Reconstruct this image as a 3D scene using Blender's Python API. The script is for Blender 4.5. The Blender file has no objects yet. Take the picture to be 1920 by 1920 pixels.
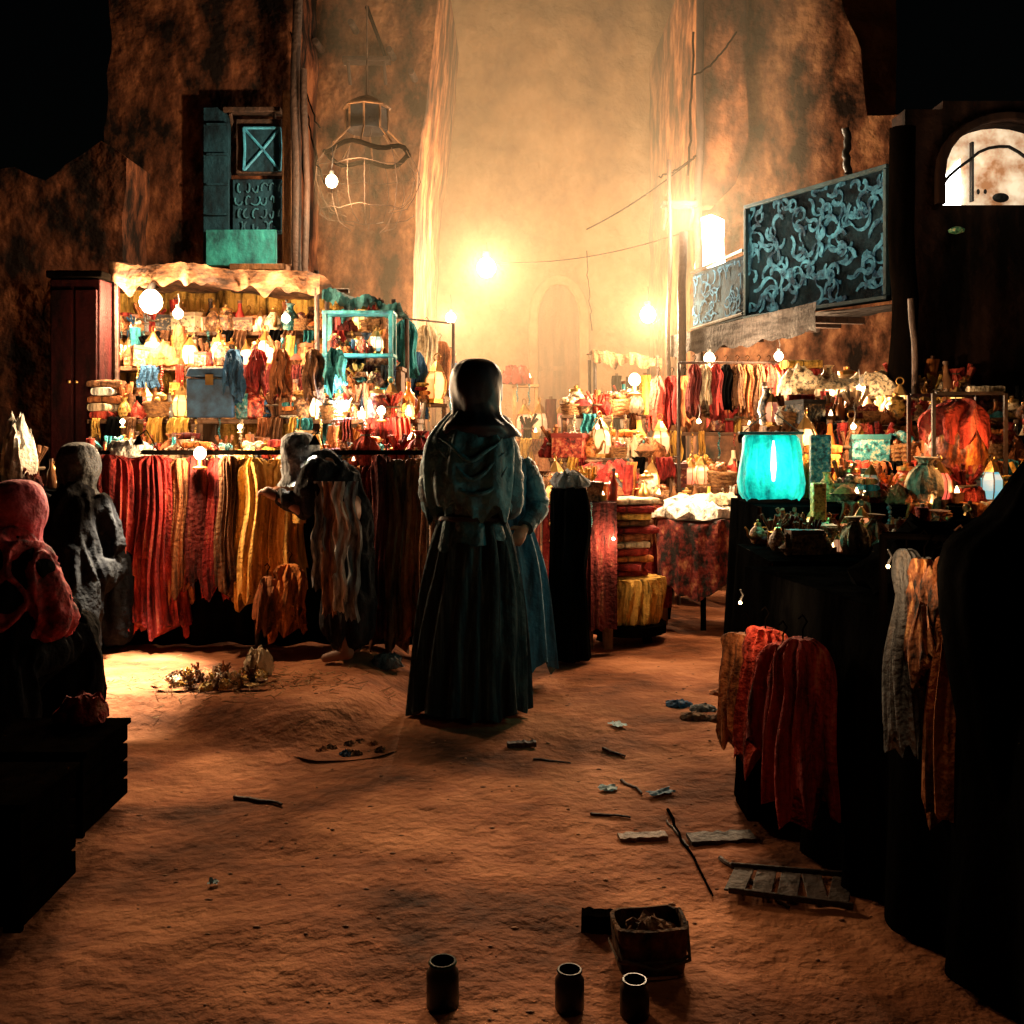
import bpy, math, random
from mathutils import Vector, noise, Matrix
R=random.Random(7)
S=bpy.context.scene; COL=S.collection
PI=math.pi
CAMZ=1.4
WARM=(1,.66,.36)
def at(px,py,Y): return Vector(((px-960)/1920*Y, Y, CAMZ-(py-800)/1920*Y))
def X(px,Y): return (px-960)/1920*Y
def Z(py,Y): return CAMZ-(py-800)/1920*Y
def nz(x,y=0,z=0): return noise.noise(Vector((x,y,z)))
def ss(a,b,v):
    t=max(0,min(1,(v-a)/(b-a))); return t*t*(3-2*t)
def gz(x,y):
    h=.032*nz(x*1.1,y*1.3,1)+.012*(.5-abs(nz(x*2.2+nz(y,x)*.8,y*3.2,5)))*2*(.5+nz(x*.9,y*.9,8))+.010*nz(x*5,y*6,2)+.005*nz(x*13,y*14,9)
    h+=.12*ss(4.55,4.95,y+.25*nz(x*1.5,3,0))*(1-ss(-.85,-.5,x+.1*nz(y*2,0,4)))*(1-ss(7,8,y))
    h-=.025
    return h
# ------------------------------------------------------------ materials
MC={}
def mat(key,c1,c2=None,scale=(6,6,6),rough=.8,bump=.3,bscale=30,metal=0,em=None,es=0,trans=0,spec=.5,contrast=(.35,.65),det=4,c3=None):
    if key in MC: return MC[key]
    m=bpy.data.materials.new(key); m.use_nodes=True; nt=m.node_tree; N=nt.nodes; L=nt.links
    b=N['Principled BSDF']; b.inputs['Roughness'].default_value=rough; b.inputs['Metallic'].default_value=metal
    b.inputs['Specular IOR Level'].default_value=spec
    if c2 is None: c2=tuple(v*.5 for v in c1)
    tc=N.new('ShaderNodeTexCoord'); mp=N.new('ShaderNodeMapping'); mp.inputs['Scale'].default_value=scale
    L.new(tc.outputs['Object'],mp.inputs[0])
    n=N.new('ShaderNodeTexNoise'); n.inputs['Scale'].default_value=1; n.inputs['Detail'].default_value=det; n.inputs['Roughness'].default_value=.65
    L.new(mp.outputs[0],n.inputs['Vector'])
    r=N.new('ShaderNodeValToRGB'); e=r.color_ramp.elements
    e[0].position=contrast[0]; e[1].position=contrast[1]; e[0].color=(*c2,1); e[1].color=(*c1,1)
    if c3: q=e.new(.5*(contrast[0]+contrast[1])); q.color=(*c3,1)
    L.new(n.outputs[0],r.inputs[0]); L.new(r.outputs[0],b.inputs['Base Color'])
    if bump:
        n2=N.new('ShaderNodeTexNoise'); n2.inputs['Scale'].default_value=bscale; n2.inputs['Detail'].default_value=3
        L.new(tc.outputs['Object'],n2.inputs['Vector'])
        bp=N.new('ShaderNodeBump'); bp.inputs['Strength'].default_value=bump; bp.inputs['Distance'].default_value=.02
        L.new(n2.outputs[0],bp.inputs['Height']); L.new(bp.outputs[0],b.inputs['Normal'])
    if em:
        b.inputs['Emission Color'].default_value=(*em,1); b.inputs['Emission Strength'].default_value=es
        m.cycles.emission_sampling='NONE'
    MC[key]=m; return m
PAL={'red':(.42,.045,.028),'crimson':(.26,.02,.017),'maroon':(.12,.015,.012),'orange':(.60,.19,.04),'golden':(.72,.42,.09),'cream':(.75,.58,.38),
 'teal':(.025,.20,.23),'blue':(.03,.10,.21),'brown':(.18,.08,.036),'rust':(.34,.115,.04),'black':(.014,.012,.012),'green':(.05,.24,.12),'white':(.85,.8,.7),'pink':(.65,.12,.15),'grey':(.16,.17,.18)}
def mix(a,b,t): return tuple(p*(1-t)+q*t for p,q in zip(a,b))
def cloth(c):
    v=PAL[c]; 
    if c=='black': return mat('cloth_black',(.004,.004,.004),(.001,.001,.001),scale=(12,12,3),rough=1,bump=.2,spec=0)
    return mat('cloth_'+c,mix(v,(.7,.45,.22),.28),tuple(q*.12 for q in v),scale=(19,19,3),rough=.9,bump=.8,bscale=45,c3=v,contrast=(.36,.74),spec=.2,det=6)
def paint(c):
    v=PAL[c]; return mat('glaze_'+c,mix(v,(.8,.55,.25),.5),tuple(q*.12 for q in v),scale=(42,42,42),rough=.42,bump=.5,bscale=60,c3=v,contrast=(.38,.66))
def glassm(c):
    v=PAL[c]; return mat('glass_'+c,tuple(min(1,q*1.3) for q in v),v,rough=.06,bump=0,spec=.9)
wood=mat('old_wood',(.16,.075,.03),(.04,.018,.008),scale=(18,18,2),rough=.7,bump=.6,bscale=40)
woodh=mat('old_wood_flat',(.18,.085,.035),(.05,.022,.01),scale=(3,18,18),rough=.7,bump=.6,bscale=40)
darkwood=mat('dark_wood',(.05,.022,.012),(.012,.006,.004),scale=(14,14,2),rough=.75,bump=.6,bscale=30)
sootwood=mat('soot_wood',(.003,.002,.0015),(.001,.0008,.0006),scale=(14,14,2),rough=1,bump=.2,bscale=30,spec=0)
iron=mat('iron',(.03,.028,.027),(.01,.01,.01),rough=.5,metal=.6,bump=.3)
brass=mat('brass',(.7,.42,.14),(.3,.15,.04),rough=.3,metal=.9,bump=.2)
rope=mat('rope',(.12,.08,.045),rough=.9,scale=(60,60,60))
paper=mat('paper',(.35,.5,.55),(.2,.3,.34),rough=.8)
skin=mat('skin',(.26,.12,.07),(.2,.085,.045),rough=.6,bump=.1)
def glow(key,c,s): return mat(key,(.9,.8,.6),(.8,.6,.4),em=c,es=s,bump=0)
bulbm=glow('bulb_glow',(1,.78,.48),14); coolm=glow('cool_glow',(.75,.9,1),10); flame=glow('flame_glow',(1,.66,.3),10)
# ------------------------------------------------------------ builder
class MB:
    def __init__(s): s.v=[];s.f=[]
    def add(s,vs,fs):
        o=len(s.v); s.v+= [tuple(q) for q in vs]; s.f+=[tuple(i+o for i in f) for f in fs]; return s
    def box(s,c,d,rz=0,taper=1):
        hx,hy,hz=d[0]/2,d[1]/2,d[2]/2; vs=[]
        for z in(-1,1):
            k=taper if z>0 else 1
            for x,y in((-1,-1),(1,-1),(1,1),(-1,1)):
                a,b=x*hx*k,y*hy*k
                vs.append((c[0]+a*math.cos(rz)-b*math.sin(rz),c[1]+a*math.sin(rz)+b*math.cos(rz),c[2]+z*hz))
        return s.add(vs,[(3,2,1,0),(4,5,6,7),(0,1,5,4),(1,2,6,5),(2,3,7,6),(3,0,4,7)])
    def rings(s,rs,cap=True):
        n=len(rs[0]); vs=[p for r in rs for p in r]; fs=[]
        for i in range(len(rs)-1):
            for j in range(n):
                k=(j+1)%n; fs.append((i*n+j,i*n+k,(i+1)*n+k,(i+1)*n+j))
        if cap: fs.append(tuple(range(n))[::-1]); fs.append(tuple(range((len(rs)-1)*n,len(rs)*n)))
        return s.add(vs,fs)
    def lathe(s,prof,n=20,c=(0,0,0),sy=1,cap=True,ph=0):
        return s.rings([[(c[0]+r*math.cos(2*PI*j/n+ph),c[1]+sy*r*math.sin(2*PI*j/n+ph),c[2]+z) for j in range(n)] for r,z in prof],cap)
    def tube(s,pts,r,n=8,flat=1):
        pts=[Vector(p) for p in pts]; rr=r if isinstance(r,(list,tuple)) else [r]*len(pts); rs=[]
        pu=None
        for i,p in enumerate(pts):
            d=(pts[min(i+1,len(pts)-1)]-pts[max(i-1,0)]).normalized()
            if pu is None: pu=d.cross(Vector((0,0,1)) if abs(d.z)<.95 else Vector((0,1,0))).normalized()
            u=(pu-d*pu.dot(d)).normalized(); pu=u; w=d.cross(u)
            rs.append([p+(u*math.cos(2*PI*j/n)+w*flat*math.sin(2*PI*j/n))*rr[i] for j in range(n)])
        return s.rings(rs)
    def ribbon(s,pts,ws,y0,y1):
        vs=[];n=len(pts)
        for i,(x,z) in enumerate(pts):
            a=pts[max(i-1,0)]; b=pts[min(i+1,n-1)]; dx,dz=b[0]-a[0],b[1]-a[1]; L=math.hypot(dx,dz) or 1; px_,pz=-dz/L*ws[i],dx/L*ws[i]
            vs+=[(x+px_,y0,z+pz),(x-px_,y0,z-pz),(x-px_,y1,z-pz),(x+px_,y1,z+pz)]
        fs=[]
        for i in range(n-1):
            for j in range(4): fs.append((i*4+j,i*4+(j+1)%4,i*4+4+(j+1)%4,i*4+4+j))
        fs+=[(0,1,2,3),(n*4-1,n*4-2,n*4-3,n*4-4)]
        return s.add(vs,fs)
    def prism(s,poly,y0,y1):
        n=len(poly); vs=[(x,y0,z) for x,z in poly]+[(x,y1,z) for x,z in poly]
        fs=[tuple(range(n)),tuple(range(2*n-1,n-1,-1))]+[(j,(j+1)%n+0,(j+1)%n+n,j+n)[::-1] for j in range(n)]
        return s.add(vs,fs)
    def grid(s,fn,nu,nv):
        vs=[fn(i/nu,j/nv) for j in range(nv+1) for i in range(nu+1)]
        fs=[(j*(nu+1)+i,j*(nu+1)+i+1,(j+1)*(nu+1)+i+1,(j+1)*(nu+1)+i) for j in range(nv) for i in range(nu)]
        return s.add(vs,fs)
    def sph(s,c,r,n=14,m=9):
        r=r if isinstance(r,(list,tuple)) else (r,r,r)
        return s.rings([[(c[0]+r[0]*math.sin(PI*(i+.02)/(m+.04))*math.cos(2*PI*j/n),c[1]+r[1]*math.sin(PI*(i+.02)/(m+.04))*math.sin(2*PI*j/n),c[2]-r[2]*math.cos(PI*i/m)) for j in range(n)] for i in range(m+1)])
    def mesh(s,name,m,smooth=True):
        me=bpy.data.meshes.new(name); me.from_pydata(s.v,[],s.f); me.update()
        if m: me.materials.append(m)
        if smooth: me.polygons.foreach_set('use_smooth',[True]*len(me.polygons)); me.set_sharp_from_angle(angle=math.radians(42))
        return me
    def build(s,name,m,parent=None,origin=None,smooth=True,bevel=0,loc=None):
        if origin is not None: o=Vector(origin); s.v=[tuple(Vector(q)-o) for q in s.v]
        ob=link(name,s.mesh(name,m,smooth),parent)
        if parent is None and origin is not None: ob.location=origin
        if loc is not None: ob.location=loc
        if bevel:
            b=ob.modifiers.new('bevel','BEVEL'); b.width=bevel; b.segments=2
        return ob
def link(name,data,parent=None):
    o=bpy.data.objects.new(name,data); COL.objects.link(o)
    if parent: o.parent=parent
    return o
def tag(o,label,cat=None,group=None,kind=None):
    o['label']=label
    if cat:o['category']=cat
    if group:o['group']=group
    if kind:o['kind']=kind
    return o
def thing(name,label,cat,loc=(0,0,0),rz=0,group=None):
    o=link(name,None); o.empty_display_size=.1; o.location=loc; o.rotation_euler=(0,0,rz); return tag(o,label,cat,group)
def light(parent,loc,e,col=WARM,r=.06,kind='POINT',rot=None,size=None):
    l=bpy.data.lights.new('lamp_light',kind); l.energy=e; l.color=col; l.shadow_soft_size=r
    if size: l.spot_size=size; l.spot_blend=.8
    o=link('lamp_light',l,parent); o.location=loc
    if rot: o.rotation_euler=rot
    return o
def cr(keys,t):
    n=len(keys)-1; f=t*n; i=min(int(f),n-1); u=f-i
    p=[keys[max(0,min(n,k))] for k in (i-1,i,i+1,i+2)]
    return [.5*((2*p[1][k])+(-p[0][k]+p[2][k])*u+(2*p[0][k]-5*p[1][k]+4*p[2][k]-p[3][k])*u*u+(-p[0][k]+3*p[1][k]-3*p[2][k]+p[3][k])*u**3) for k in range(len(keys[0]))]
def loft(mb,keys,n=72,m=40,fold=0,nf=14,seed=0,topfold=.1,hem=0,skip=None):
    rs=[]
    for i in range(m+1):
        t=i/m; cx,cy,z,rx,ry=cr(keys,t); row=[]
        a=fold*(topfold+(1-topfold)*t)
        for j in range(n):
            th=2*PI*j/n
            w=math.sin(nf*th+4.5*nz(math.cos(th)*1.5+seed,math.sin(th)*1.5,t*1.6))*.6*(.4+1.5*abs(nz(math.cos(th)*2,math.sin(th)*2,seed+3+t)))+.9*nz(math.cos(th)*3.3+seed,math.sin(th)*3.3,t*1.1+seed)
            k=a*w
            row.append((cx+(rx+k)*math.cos(th),cy+(ry+k)*math.sin(th),z+hem*t*(nz(math.cos(th)*2,math.sin(th)*2,seed+7)+.25*nz(math.cos(th)*6,math.sin(th)*6,seed))))
        rs.append(row)
    mb.rings(rs,cap=True); return mb
def blob(name,parts,m,parent,voxel=.012,folds=0,fs=(16,16,2.5),smooth=4,seed=0):
    mb=MB()
    for p in parts:
        if p[0]=='t':
            pts=[Vector(q) for q in p[1]]; rr=p[2]
            mb.tube(pts,rr,14)
            for q,r in zip(pts,rr): mb.sph(q,r,12,8)
        else: mb.sph(p[1],p[2],16,12)
    tmp=link('tmp',mb.mesh('tmp',m,False)); 
    rm=tmp.modifiers.new('r','REMESH'); rm.mode='VOXEL'; rm.voxel_size=voxel; rm.use_smooth_shade=True
    sm=tmp.modifiers.new('s','SMOOTH'); sm.iterations=smooth; sm.factor=.5
    bpy.context.view_layer.update(); dg=bpy.context.evaluated_depsgraph_get()
    me=bpy.data.meshes.new_from_object(tmp.evaluated_get(dg)); me.name=name
    old=tmp.data; bpy.data.objects.remove(tmp); bpy.data.meshes.remove(old)
    if folds:
        no=[v.normal.copy() for v in me.vertices]
        for v,nn in zip(me.vertices,no):
            c=v.co; w=.06*nz(c.x*4,c.y*4,c.z*4+seed); k=1-abs(nz((c.x+w)*fs[0]+seed,(c.y+w)*fs[1],c.z*fs[2]))*3.4+.5*nz(c.x*9,c.y*9,c.z*9+seed)
            v.co=c+nn*folds*k
    me.materials.clear(); me.materials.append(m)
    me.polygons.foreach_set('use_smooth',[True]*len(me.polygons))
    return link(name,me,parent)
# ------------------------------------------------------------ ground
g=MB()
xs=[-60,-30,-15,-9,-6]+[-4.5+i*.03 for i in range(300)]+[6,9,15,30,60]
ys=[-30,-10,-3,0,1]+[1.6+i*.025 for i in range(228)]+[7.4+i*.12 for i in range(80)]+[18,24,35,60,100]
nx=len(xs)
g.v=[(x,y,gz(x,y) if abs(x)<5 and 1<y<17 else -.01) for y in ys for x in xs]
g.f=[(j*nx+i,j*nx+i+1,(j+1)*nx+i+1,(j+1)*nx+i) for j in range(len(ys)-1) for i in range(nx-1)]
gm=mat('packed_earth',(.52,.215,.10),(.035,.013,.007),scale=(1.2,1.9,3),rough=.95,bump=1,bscale=22,contrast=(.32,.66),det=10,c3=(.27,.095,.042),spec=.12)
[n for n in gm.node_tree.nodes if n.type=='BUMP'][0].inputs['Distance'].default_value=.018
tag(g.build('ground',gm),'packed reddish earth of the market lane','ground',kind='structure')
# ------------------------------------------------------------ buildings
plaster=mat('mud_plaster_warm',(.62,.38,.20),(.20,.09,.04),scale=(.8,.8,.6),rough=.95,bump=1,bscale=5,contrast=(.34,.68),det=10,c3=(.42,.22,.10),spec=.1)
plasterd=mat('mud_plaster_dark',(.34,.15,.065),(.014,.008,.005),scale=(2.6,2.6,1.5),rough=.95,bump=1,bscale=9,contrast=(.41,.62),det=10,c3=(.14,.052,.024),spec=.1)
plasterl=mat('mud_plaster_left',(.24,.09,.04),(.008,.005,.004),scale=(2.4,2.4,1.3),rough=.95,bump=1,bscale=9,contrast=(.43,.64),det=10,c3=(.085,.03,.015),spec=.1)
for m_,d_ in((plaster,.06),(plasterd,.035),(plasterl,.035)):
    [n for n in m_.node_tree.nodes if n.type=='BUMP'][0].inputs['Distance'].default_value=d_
def rough_poly(pts,amp,step=.12,seed=0):
    out=[]
    for i,(a,b) in enumerate(pts):
        c,d=pts[(i+1)%len(pts)]; L=math.hypot(c-a,d-b); k=max(1,int(L/step))
        for q in range(k):
            t=q/k; x=a+(c-a)*t; z=b+(d-b)*t
            out.append((x+amp*nz(x*3+seed,z*3,seed),z+amp*nz(x*3,z*3+seed,9+seed)))
    return out
def wallpart(name,pxs,Y,th,m,parent,base,amp=.05,seed=0):
    poly=rough_poly([(X(a,Y),max(Z(b,Y),-.1)) for a,b in pxs],amp,seed=seed)
    return MB().prism(poly,Y,Y+th).build(name,m,parent,origin=base,smooth=False)
def archpts(cx,hw,z0,zs,zt,n=14,point=.15):
    L=[(cx-hw,z0),(cx-hw,zs)]
    for i in range(1,n):
        a=PI-PI*i/n; L.append((cx+hw*math.cos(a),zs+(zt-zs)*(math.sin(a)**(1-point*.8))))
    return L+[(cx+hw,zs),(cx+hw,z0)]
def arch_band(mb,cx,hw,z0,zs,zt,w,y0,y1):
    o=archpts(cx,hw+w,z0,zs,zt+w); i_=archpts(cx,hw,z0,zs,zt); n=len(o)
    vs=[(x,y0,z) for x,z in o]+[(x,y0,z) for x,z in i_]+[(x,y1,z) for x,z in o]+[(x,y1,z) for x,z in i_]
    fs=[]
    for k in range(n-1):
        fs+=[(k,k+1,n+k+1,n+k),(2*n+k,3*n+k,3*n+k+1,2*n+k+1),(k,2*n+k,2*n+k+1,k+1),(n+k,n+k+1,3*n+k+1,3*n+k)]
    mb.add(vs,fs); return mb
Yb=16; base=(0.5,Yb,0)
fb=thing('mud_building','tall hazy tan mud building closing the far end of the lane','building',base)
MB().grid(lambda u,v:(-5+11*u,Yb+.18*nz(u*9,v*9,2)+.07*nz(u*30,v*30,4),-.2+10.5*v),130,120).build('wall',plaster,fb,origin=base)
MB().box((.5,Yb+1.6,5),(10.6,2.6,10)).build('wall_mass',plaster,fb,origin=base,smooth=False)
cx=X(1047,Yb); 
arch_band(MB(),cx,.32,0,3.0,3.6,.15,Yb-.22,Yb+.1).build('arch_frame',plaster,fb,origin=base,smooth=False,bevel=.03)
dm=mat('faded_door',(.22,.09,.04),(.07,.028,.012),scale=(9,9,1),rough=.9,bump=.6)
d=MB().prism(archpts(cx,.32,0,3.0,3.6),Yb-.13,Yb-.1).build('door',dm,fb,origin=base,smooth=False)
for zz in(.5,1.4,2.3): MB().box((cx,Yb-.15,zz),(.6,.04,.07)).build('door_rail',dm,d,origin=base)
base=(X(680,11),11,0)
lm=thing('mud_building','stained brown mud building behind the big open wire lantern on the left','building',base)
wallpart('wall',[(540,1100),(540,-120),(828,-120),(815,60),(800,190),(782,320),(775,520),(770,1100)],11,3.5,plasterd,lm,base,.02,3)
for k,(px_,py_) in enumerate(((600,95),(665,60),(735,110),(775,150))):
    q=at(px_,py_,11); MB().tube([(q.x,10.72,q.z),(q.x+.02,11.1,q.z+.01)],[.035,.04],8).build('roof_beam_end',darkwood,lm,origin=base)
base=(X(380,10),10,0)
lf=thing('mud_house','dark mud house on the left with tall teal shutters and a crossed lattice window','building',base)
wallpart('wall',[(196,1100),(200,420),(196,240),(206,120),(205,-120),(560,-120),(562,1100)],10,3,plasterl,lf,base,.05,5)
tealp=mat('teal_paint_old',(.010,.045,.075),(.003,.010,.018),scale=(9,9,3),rough=.8,bump=.5,spec=.15)
tealb=mat('turquoise_paint',(.03,.36,.38),(.008,.08,.10),scale=(7,7,4),rough=.6,bump=.4)
ochre=mat('ochre_timber',(.24,.11,.04),(.06,.025,.01),scale=(12,12,2),rough=.8,bump=.6)
def pbox(name,a,b,c,d,Y,th,m,parent,base,bev=.01,sub=None):
    p=at(a,b,Y); q=at(c,d,Y)
    return MB().box(((p.x+q.x)/2,Y-th/2,(p.z+q.z)/2),(q.x-p.x,th,p.z-q.z)).build(name,m,parent,origin=base,bevel=bev)
sh=pbox('shutter',385,205,434,492,9.9,.08,tealp,lf,base)
for k in range(5): 
    p=at(409,235+k*56,9.82); MB().box((p.x,9.795,p.z),(.2,.03,.02)).build('slat',tealp,sh,origin=base)
tag(pbox('shutter_panel',388,432,520,500,9.8,.05,tealb,lf,base),'bright turquoise lower panel')
w=pbox('window',447,228,534,330,9.92,.1,darkwood,lf,base)
pane=pbox('pane',455,238,527,322,9.81,.02,tealp,w,base,0)
tealline=mat('teal_line',(.05,.36,.6),(.015,.12,.22),scale=(12,12,12),rough=.7,bump=.3)
lat=MB()
for a,b,c,d in((459,242,523,318),(523,242,459,318),(457,240,457,320),(525,240,525,320),(457,240,525,240)):
    lat.tube([at(a,b,9.77),at((a+c)/2+2,(b+d)/2,9.77),at(c,d,9.77)],.014,6)
lat.build('lattice',tealline,w,origin=base)
dp=pbox('balcony_panel',440,340,532,440,9.9,.09,tealp,lf,base)
sc=MB()
for r_ in range(4):
    for k in range(6):
        p=at(450+k*15,352+r_*24,9.79); a0=R.uniform(0,6); L=R.uniform(.02,.06)
        sc.ribbon([(p.x+L*math.cos(a0+t*.6)*(1-.08*t),p.z+.045*math.sin(a0+t*.7)) for t in range(6)],[.006]*6,9.785,9.8)
sc.build('scroll_carving',mat('dim_teal',(.02,.14,.22),(.01,.06,.1),rough=.8),dp,origin=base)
pbox('door_post',534,175,552,500,9.75,.12,ochre,lf,base); pbox('lintel',440,500,545,512,9.8,.2,ochre,lf,base)
base=(X(90,9),9,0)
wl=thing('mud_wall','low ragged mud wall at the far left against the black sky','wall',base)
wallpart('wall',[(-400,1100),(-400,330),(-60,325),(30,318),(80,338),(120,300),(190,262),(230,300),(230,1100)],9.2,.6,plasterl,wl,base,.06,8)
def post(px_,y0,y1,Y,r,label,m=darkwood,lean=0):
    a=at(px_,y1,Y); b=at(px_+lean,y0,Y)
    n=14; mb=MB(); mb.tube([a.lerp(b,i/n)+Vector((.03*nz(i*.4,px_,1),.02*nz(i*.5,px_,3),0)) for i in range(n+1)],[r*(1+.18*nz(i,px_)) for i in range(n+1)],10)
    return tag(mb.build('timber_post',m,None,origin=a),label,'post')
post(556,-60,1150,9.5,.045,'tall dark timber post beside the teal shutters')
post(584,130,1150,9.4,.03,'thin rough pole leaning next to the big wire lantern',darkwood,-14)
post(1308,-60,760,10.3,.04,'tall thin pole at the left edge of the right-hand brown building',darkwood,6)
post(1252,300,1150,10,.022,'thin pale pole carrying the string wire beside the white light box',darkwood,4)
post(1280,435,1150,9.6,.04,'stout pole behind the right stall, right of the thin wire pole',darkwood,-2)
post(1692,240,1150,6.8,.085,'thick dark timber post left of the arched tower',sootwood)
post(1722,560,1150,6.6,.02,'thin crooked pole in front of the arched tower',darkwood,-10)
post(1588,240,330,8.3,.03,'short stub pole rising above the blue script board',iron)
base=(X(1480,11),11,0)
rm=thing('mud_building','brown stained mud building on the right behind the blue script board','building',base)
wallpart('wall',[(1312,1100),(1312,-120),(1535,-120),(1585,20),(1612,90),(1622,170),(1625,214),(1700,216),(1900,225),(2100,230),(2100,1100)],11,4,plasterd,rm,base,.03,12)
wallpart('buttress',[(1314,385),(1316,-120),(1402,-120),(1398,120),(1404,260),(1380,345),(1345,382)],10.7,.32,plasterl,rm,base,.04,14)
lb=thing('light_box','blazing white light box on the right building corner','light',at(1330,508,10.4))
MB().box((0,.06,.28),(.26,.08,.5)).build('housing',iron,lb,bevel=.03)
MB().prism(rough_poly([(-.15,.02),(.15,.05),(.16,.5),(.02,.56),(-.15,.52)],.03,.06,3),-.03,.01).build('diffuser',glow('white_glow',(1,.90,.72),14),lb,bevel=.012)
light(lb,(-.35,-.8,.4),420,(1,.76,.5),.2)
Yt=7.2; base=(X(1800,Yt),Yt,0); TH=.25
tw=thing('arched_tower','very dark tower on the right with a bright arched window','building',base)
c0=X(1888,Yt); hw=c0-X(1768,Yt)
zb,zsp,ztp=Z(384,Yt),Z(330,Yt),Z(228,Yt)
inner=archpts(c0,hw,zb,zsp,ztp)
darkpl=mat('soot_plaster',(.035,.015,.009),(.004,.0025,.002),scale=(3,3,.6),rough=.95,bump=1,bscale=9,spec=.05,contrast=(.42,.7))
xl,xr=X(1672,Yt+TH),X(2160,Yt); ztw=Z(205,Yt)
mb=MB()
mb.box(((xl+inner[0][0])/2,Yt+TH/2,(zb+ztw)/2),(inner[0][0]-xl,TH,ztw-zb))
mb.box(((inner[-1][0]+xr)/2,Yt+TH/2,(zb+ztw)/2),(xr-inner[-1][0],TH,ztw-zb))
mb.box(((xl+xr)/2,Yt+TH/2,zb/2-.001),(xr-xl,TH,zb-.002))
top=[(inner[0][0]+.001,ztw+.06)]+[(x,z) for x,z in inner[1:-1]]+[(inner[-1][0]-.001,ztw+.06)]
mb.prism(top[::-1],Yt+.002,Yt+TH-.002)
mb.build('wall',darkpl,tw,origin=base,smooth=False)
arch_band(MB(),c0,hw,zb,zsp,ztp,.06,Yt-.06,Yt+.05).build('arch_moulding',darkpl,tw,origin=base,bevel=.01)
wm=mat('window_glow_mottled',(1,.80,.55),(.40,.17,.07),scale=(5,5,5),em=(1,.72,.40),es=.85,bump=0)
wm.node_tree.links.new([n for n in wm.node_tree.nodes if n.type=='VALTORGB'][0].outputs[0],wm.node_tree.nodes['Principled BSDF'].inputs['Emission Color'])
wn=MB().prism(inner,Yt+.17,Yt+.19).build('window',wm,tw,origin=base,smooth=False)
wf=MB()
wf.box((X(1822,Yt+.13),Yt+.13,(zb+ztp)/2-.03),(.016,.04,ztp-zb-.16))
wf.tube([(c0-hw*.95+2*hw*.95*t,Yt+.12,zsp-.06+.30*math.sin(PI*t)+.02*nz(t*6)) for t in [i/12 for i in range(13)]],.012,6)
wf.build('window_frame',iron,wn,origin=base)
tag(MB().prism([(inner[0][0]+.02,zb+.02),(inner[0][0]+.02,zsp-.02),(X(1818,Yt),zsp+.16),(X(1820,Yt),zb+.02)],Yt+.15,Yt+.16).build('pane',glow('white_pane',(1,.98,.93),7),wn,origin=base,smooth=False),'blown-out white left pane')
for k,(px_,w_,h_) in enumerate(((1853,.012,.02),(1866,.012,.018),(1895,.06,.035))): MB().sph((X(px_,Yt),Yt+.155-.004*k,Z(350+12*(k>=2),Yt)),(w_,.005,h_)).build('silhouette_ornament',iron,wn,origin=base)
MB().lathe([(.01,0),(.05,.012),(.055,.03),(.03,.045),(.01,.05)],14).build('green_wall_disc',paint('green'),tw,loc=(X(1790,Yt)-base[0],-.03,Z(440,Yt)))
light(tw,(c0-base[0]-.1,-.35,Z(300,Yt)),5,(1,.85,.6),.15)
# ------------------------------------------------------------ script board
P0=Vector((X(1400,9),9,0)); P1=Vector((X(1668,7.56),7.56,0)); zt_,zb_=3.34,2.34
U=(P1-P0); W=U.length; ang=math.atan2(U.y,U.x)
sb=thing('sign_board','large deep blue board covered in light blue script swirls above the right stall','sign',(P0.x,P0.y,zb_),ang)
H=zt_-zb_
boardm=mat('board_navy',(.007,.022,.036),(.002,.004,.007),scale=(5,5,5),rough=.9,bump=.5,spec=.05)
MB().box((W/2,.04,H/2),(W,.08,H)).build('board',boardm,sb,bevel=.006)
fr=MB()
for c,dd in(((W/2,-.01,H-.015),(W,.05,.03)),((W/2,-.01,.015),(W,.05,.03)),((.015,-.012,H/2),(.03,.05,H-.07)),((W-.015,-.012,H/2),(.03,.05,H-.07))): fr.box(c,dd)
fr.build('frame',mat('teal_frame',(.010,.05,.075),(.004,.018,.026),rough=.8,bump=.3),sb,bevel=.004)
scriptm=mat('light_blue_script_glow',(.05,.21,.36),(.004,.018,.036),scale=(9,9,9),rough=.8,bump=.4,em=(.02,.12,.22),es=.06,contrast=(.4,.66),spec=.1,det=7)  # painted strokes get a slight added glow to stay readable at night
def script(W,H,cols,rows,seed,parent,wid=.024,y=-.001,m_=scriptm):
    rr=random.Random(seed)
    for r_ in range(rows):
        for c_ in range(cols):
            m=MB(); x=(c_+.5+rr.uniform(-.35,.35))*W/cols; z=H*(r_+.5+rr.uniform(-.3,.3))/rows
            a=rr.uniform(0,6.28); cv=rr.choice((-1,1))*rr.uniform(.15,.5); n=17; st=H/rows*rr.uniform(.12,.2); pts=[(x,z)]
            fl=rr.randint(5,11)
            for i in range(n):
                a+=cv if i<fl else -cv*1.1; x+=math.cos(a)*st; z+=math.sin(a)*st
                x=min(max(x,.05),W-.05); z=min(max(z,.05),H-.05); pts.append((x+i*.0004,z+i*.0003))
            yy=y-.0015*((r_*cols+c_)%11)
            m.ribbon(pts,[wid*(.25+.75*abs(math.sin(PI*(.12+i/len(pts)*1.6))))*rr.uniform(.7,1.15) for i in range(len(pts))],yy-.006,yy)
            m.build('script_stroke',m_,parent,smooth=False)
script(W,H,12,7,11,sb,wid=.019)
P2=Vector((X(1298,10.2),10.2,0)); U2=P0-P2; a2=math.atan2(U2.y,U2.x); W2=U2.length-.06
rl=thing('scroll_panel','small dark blue scrollwork panel left of the large script board','panel',(P2.x,P2.y,2.36),a2)
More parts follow.
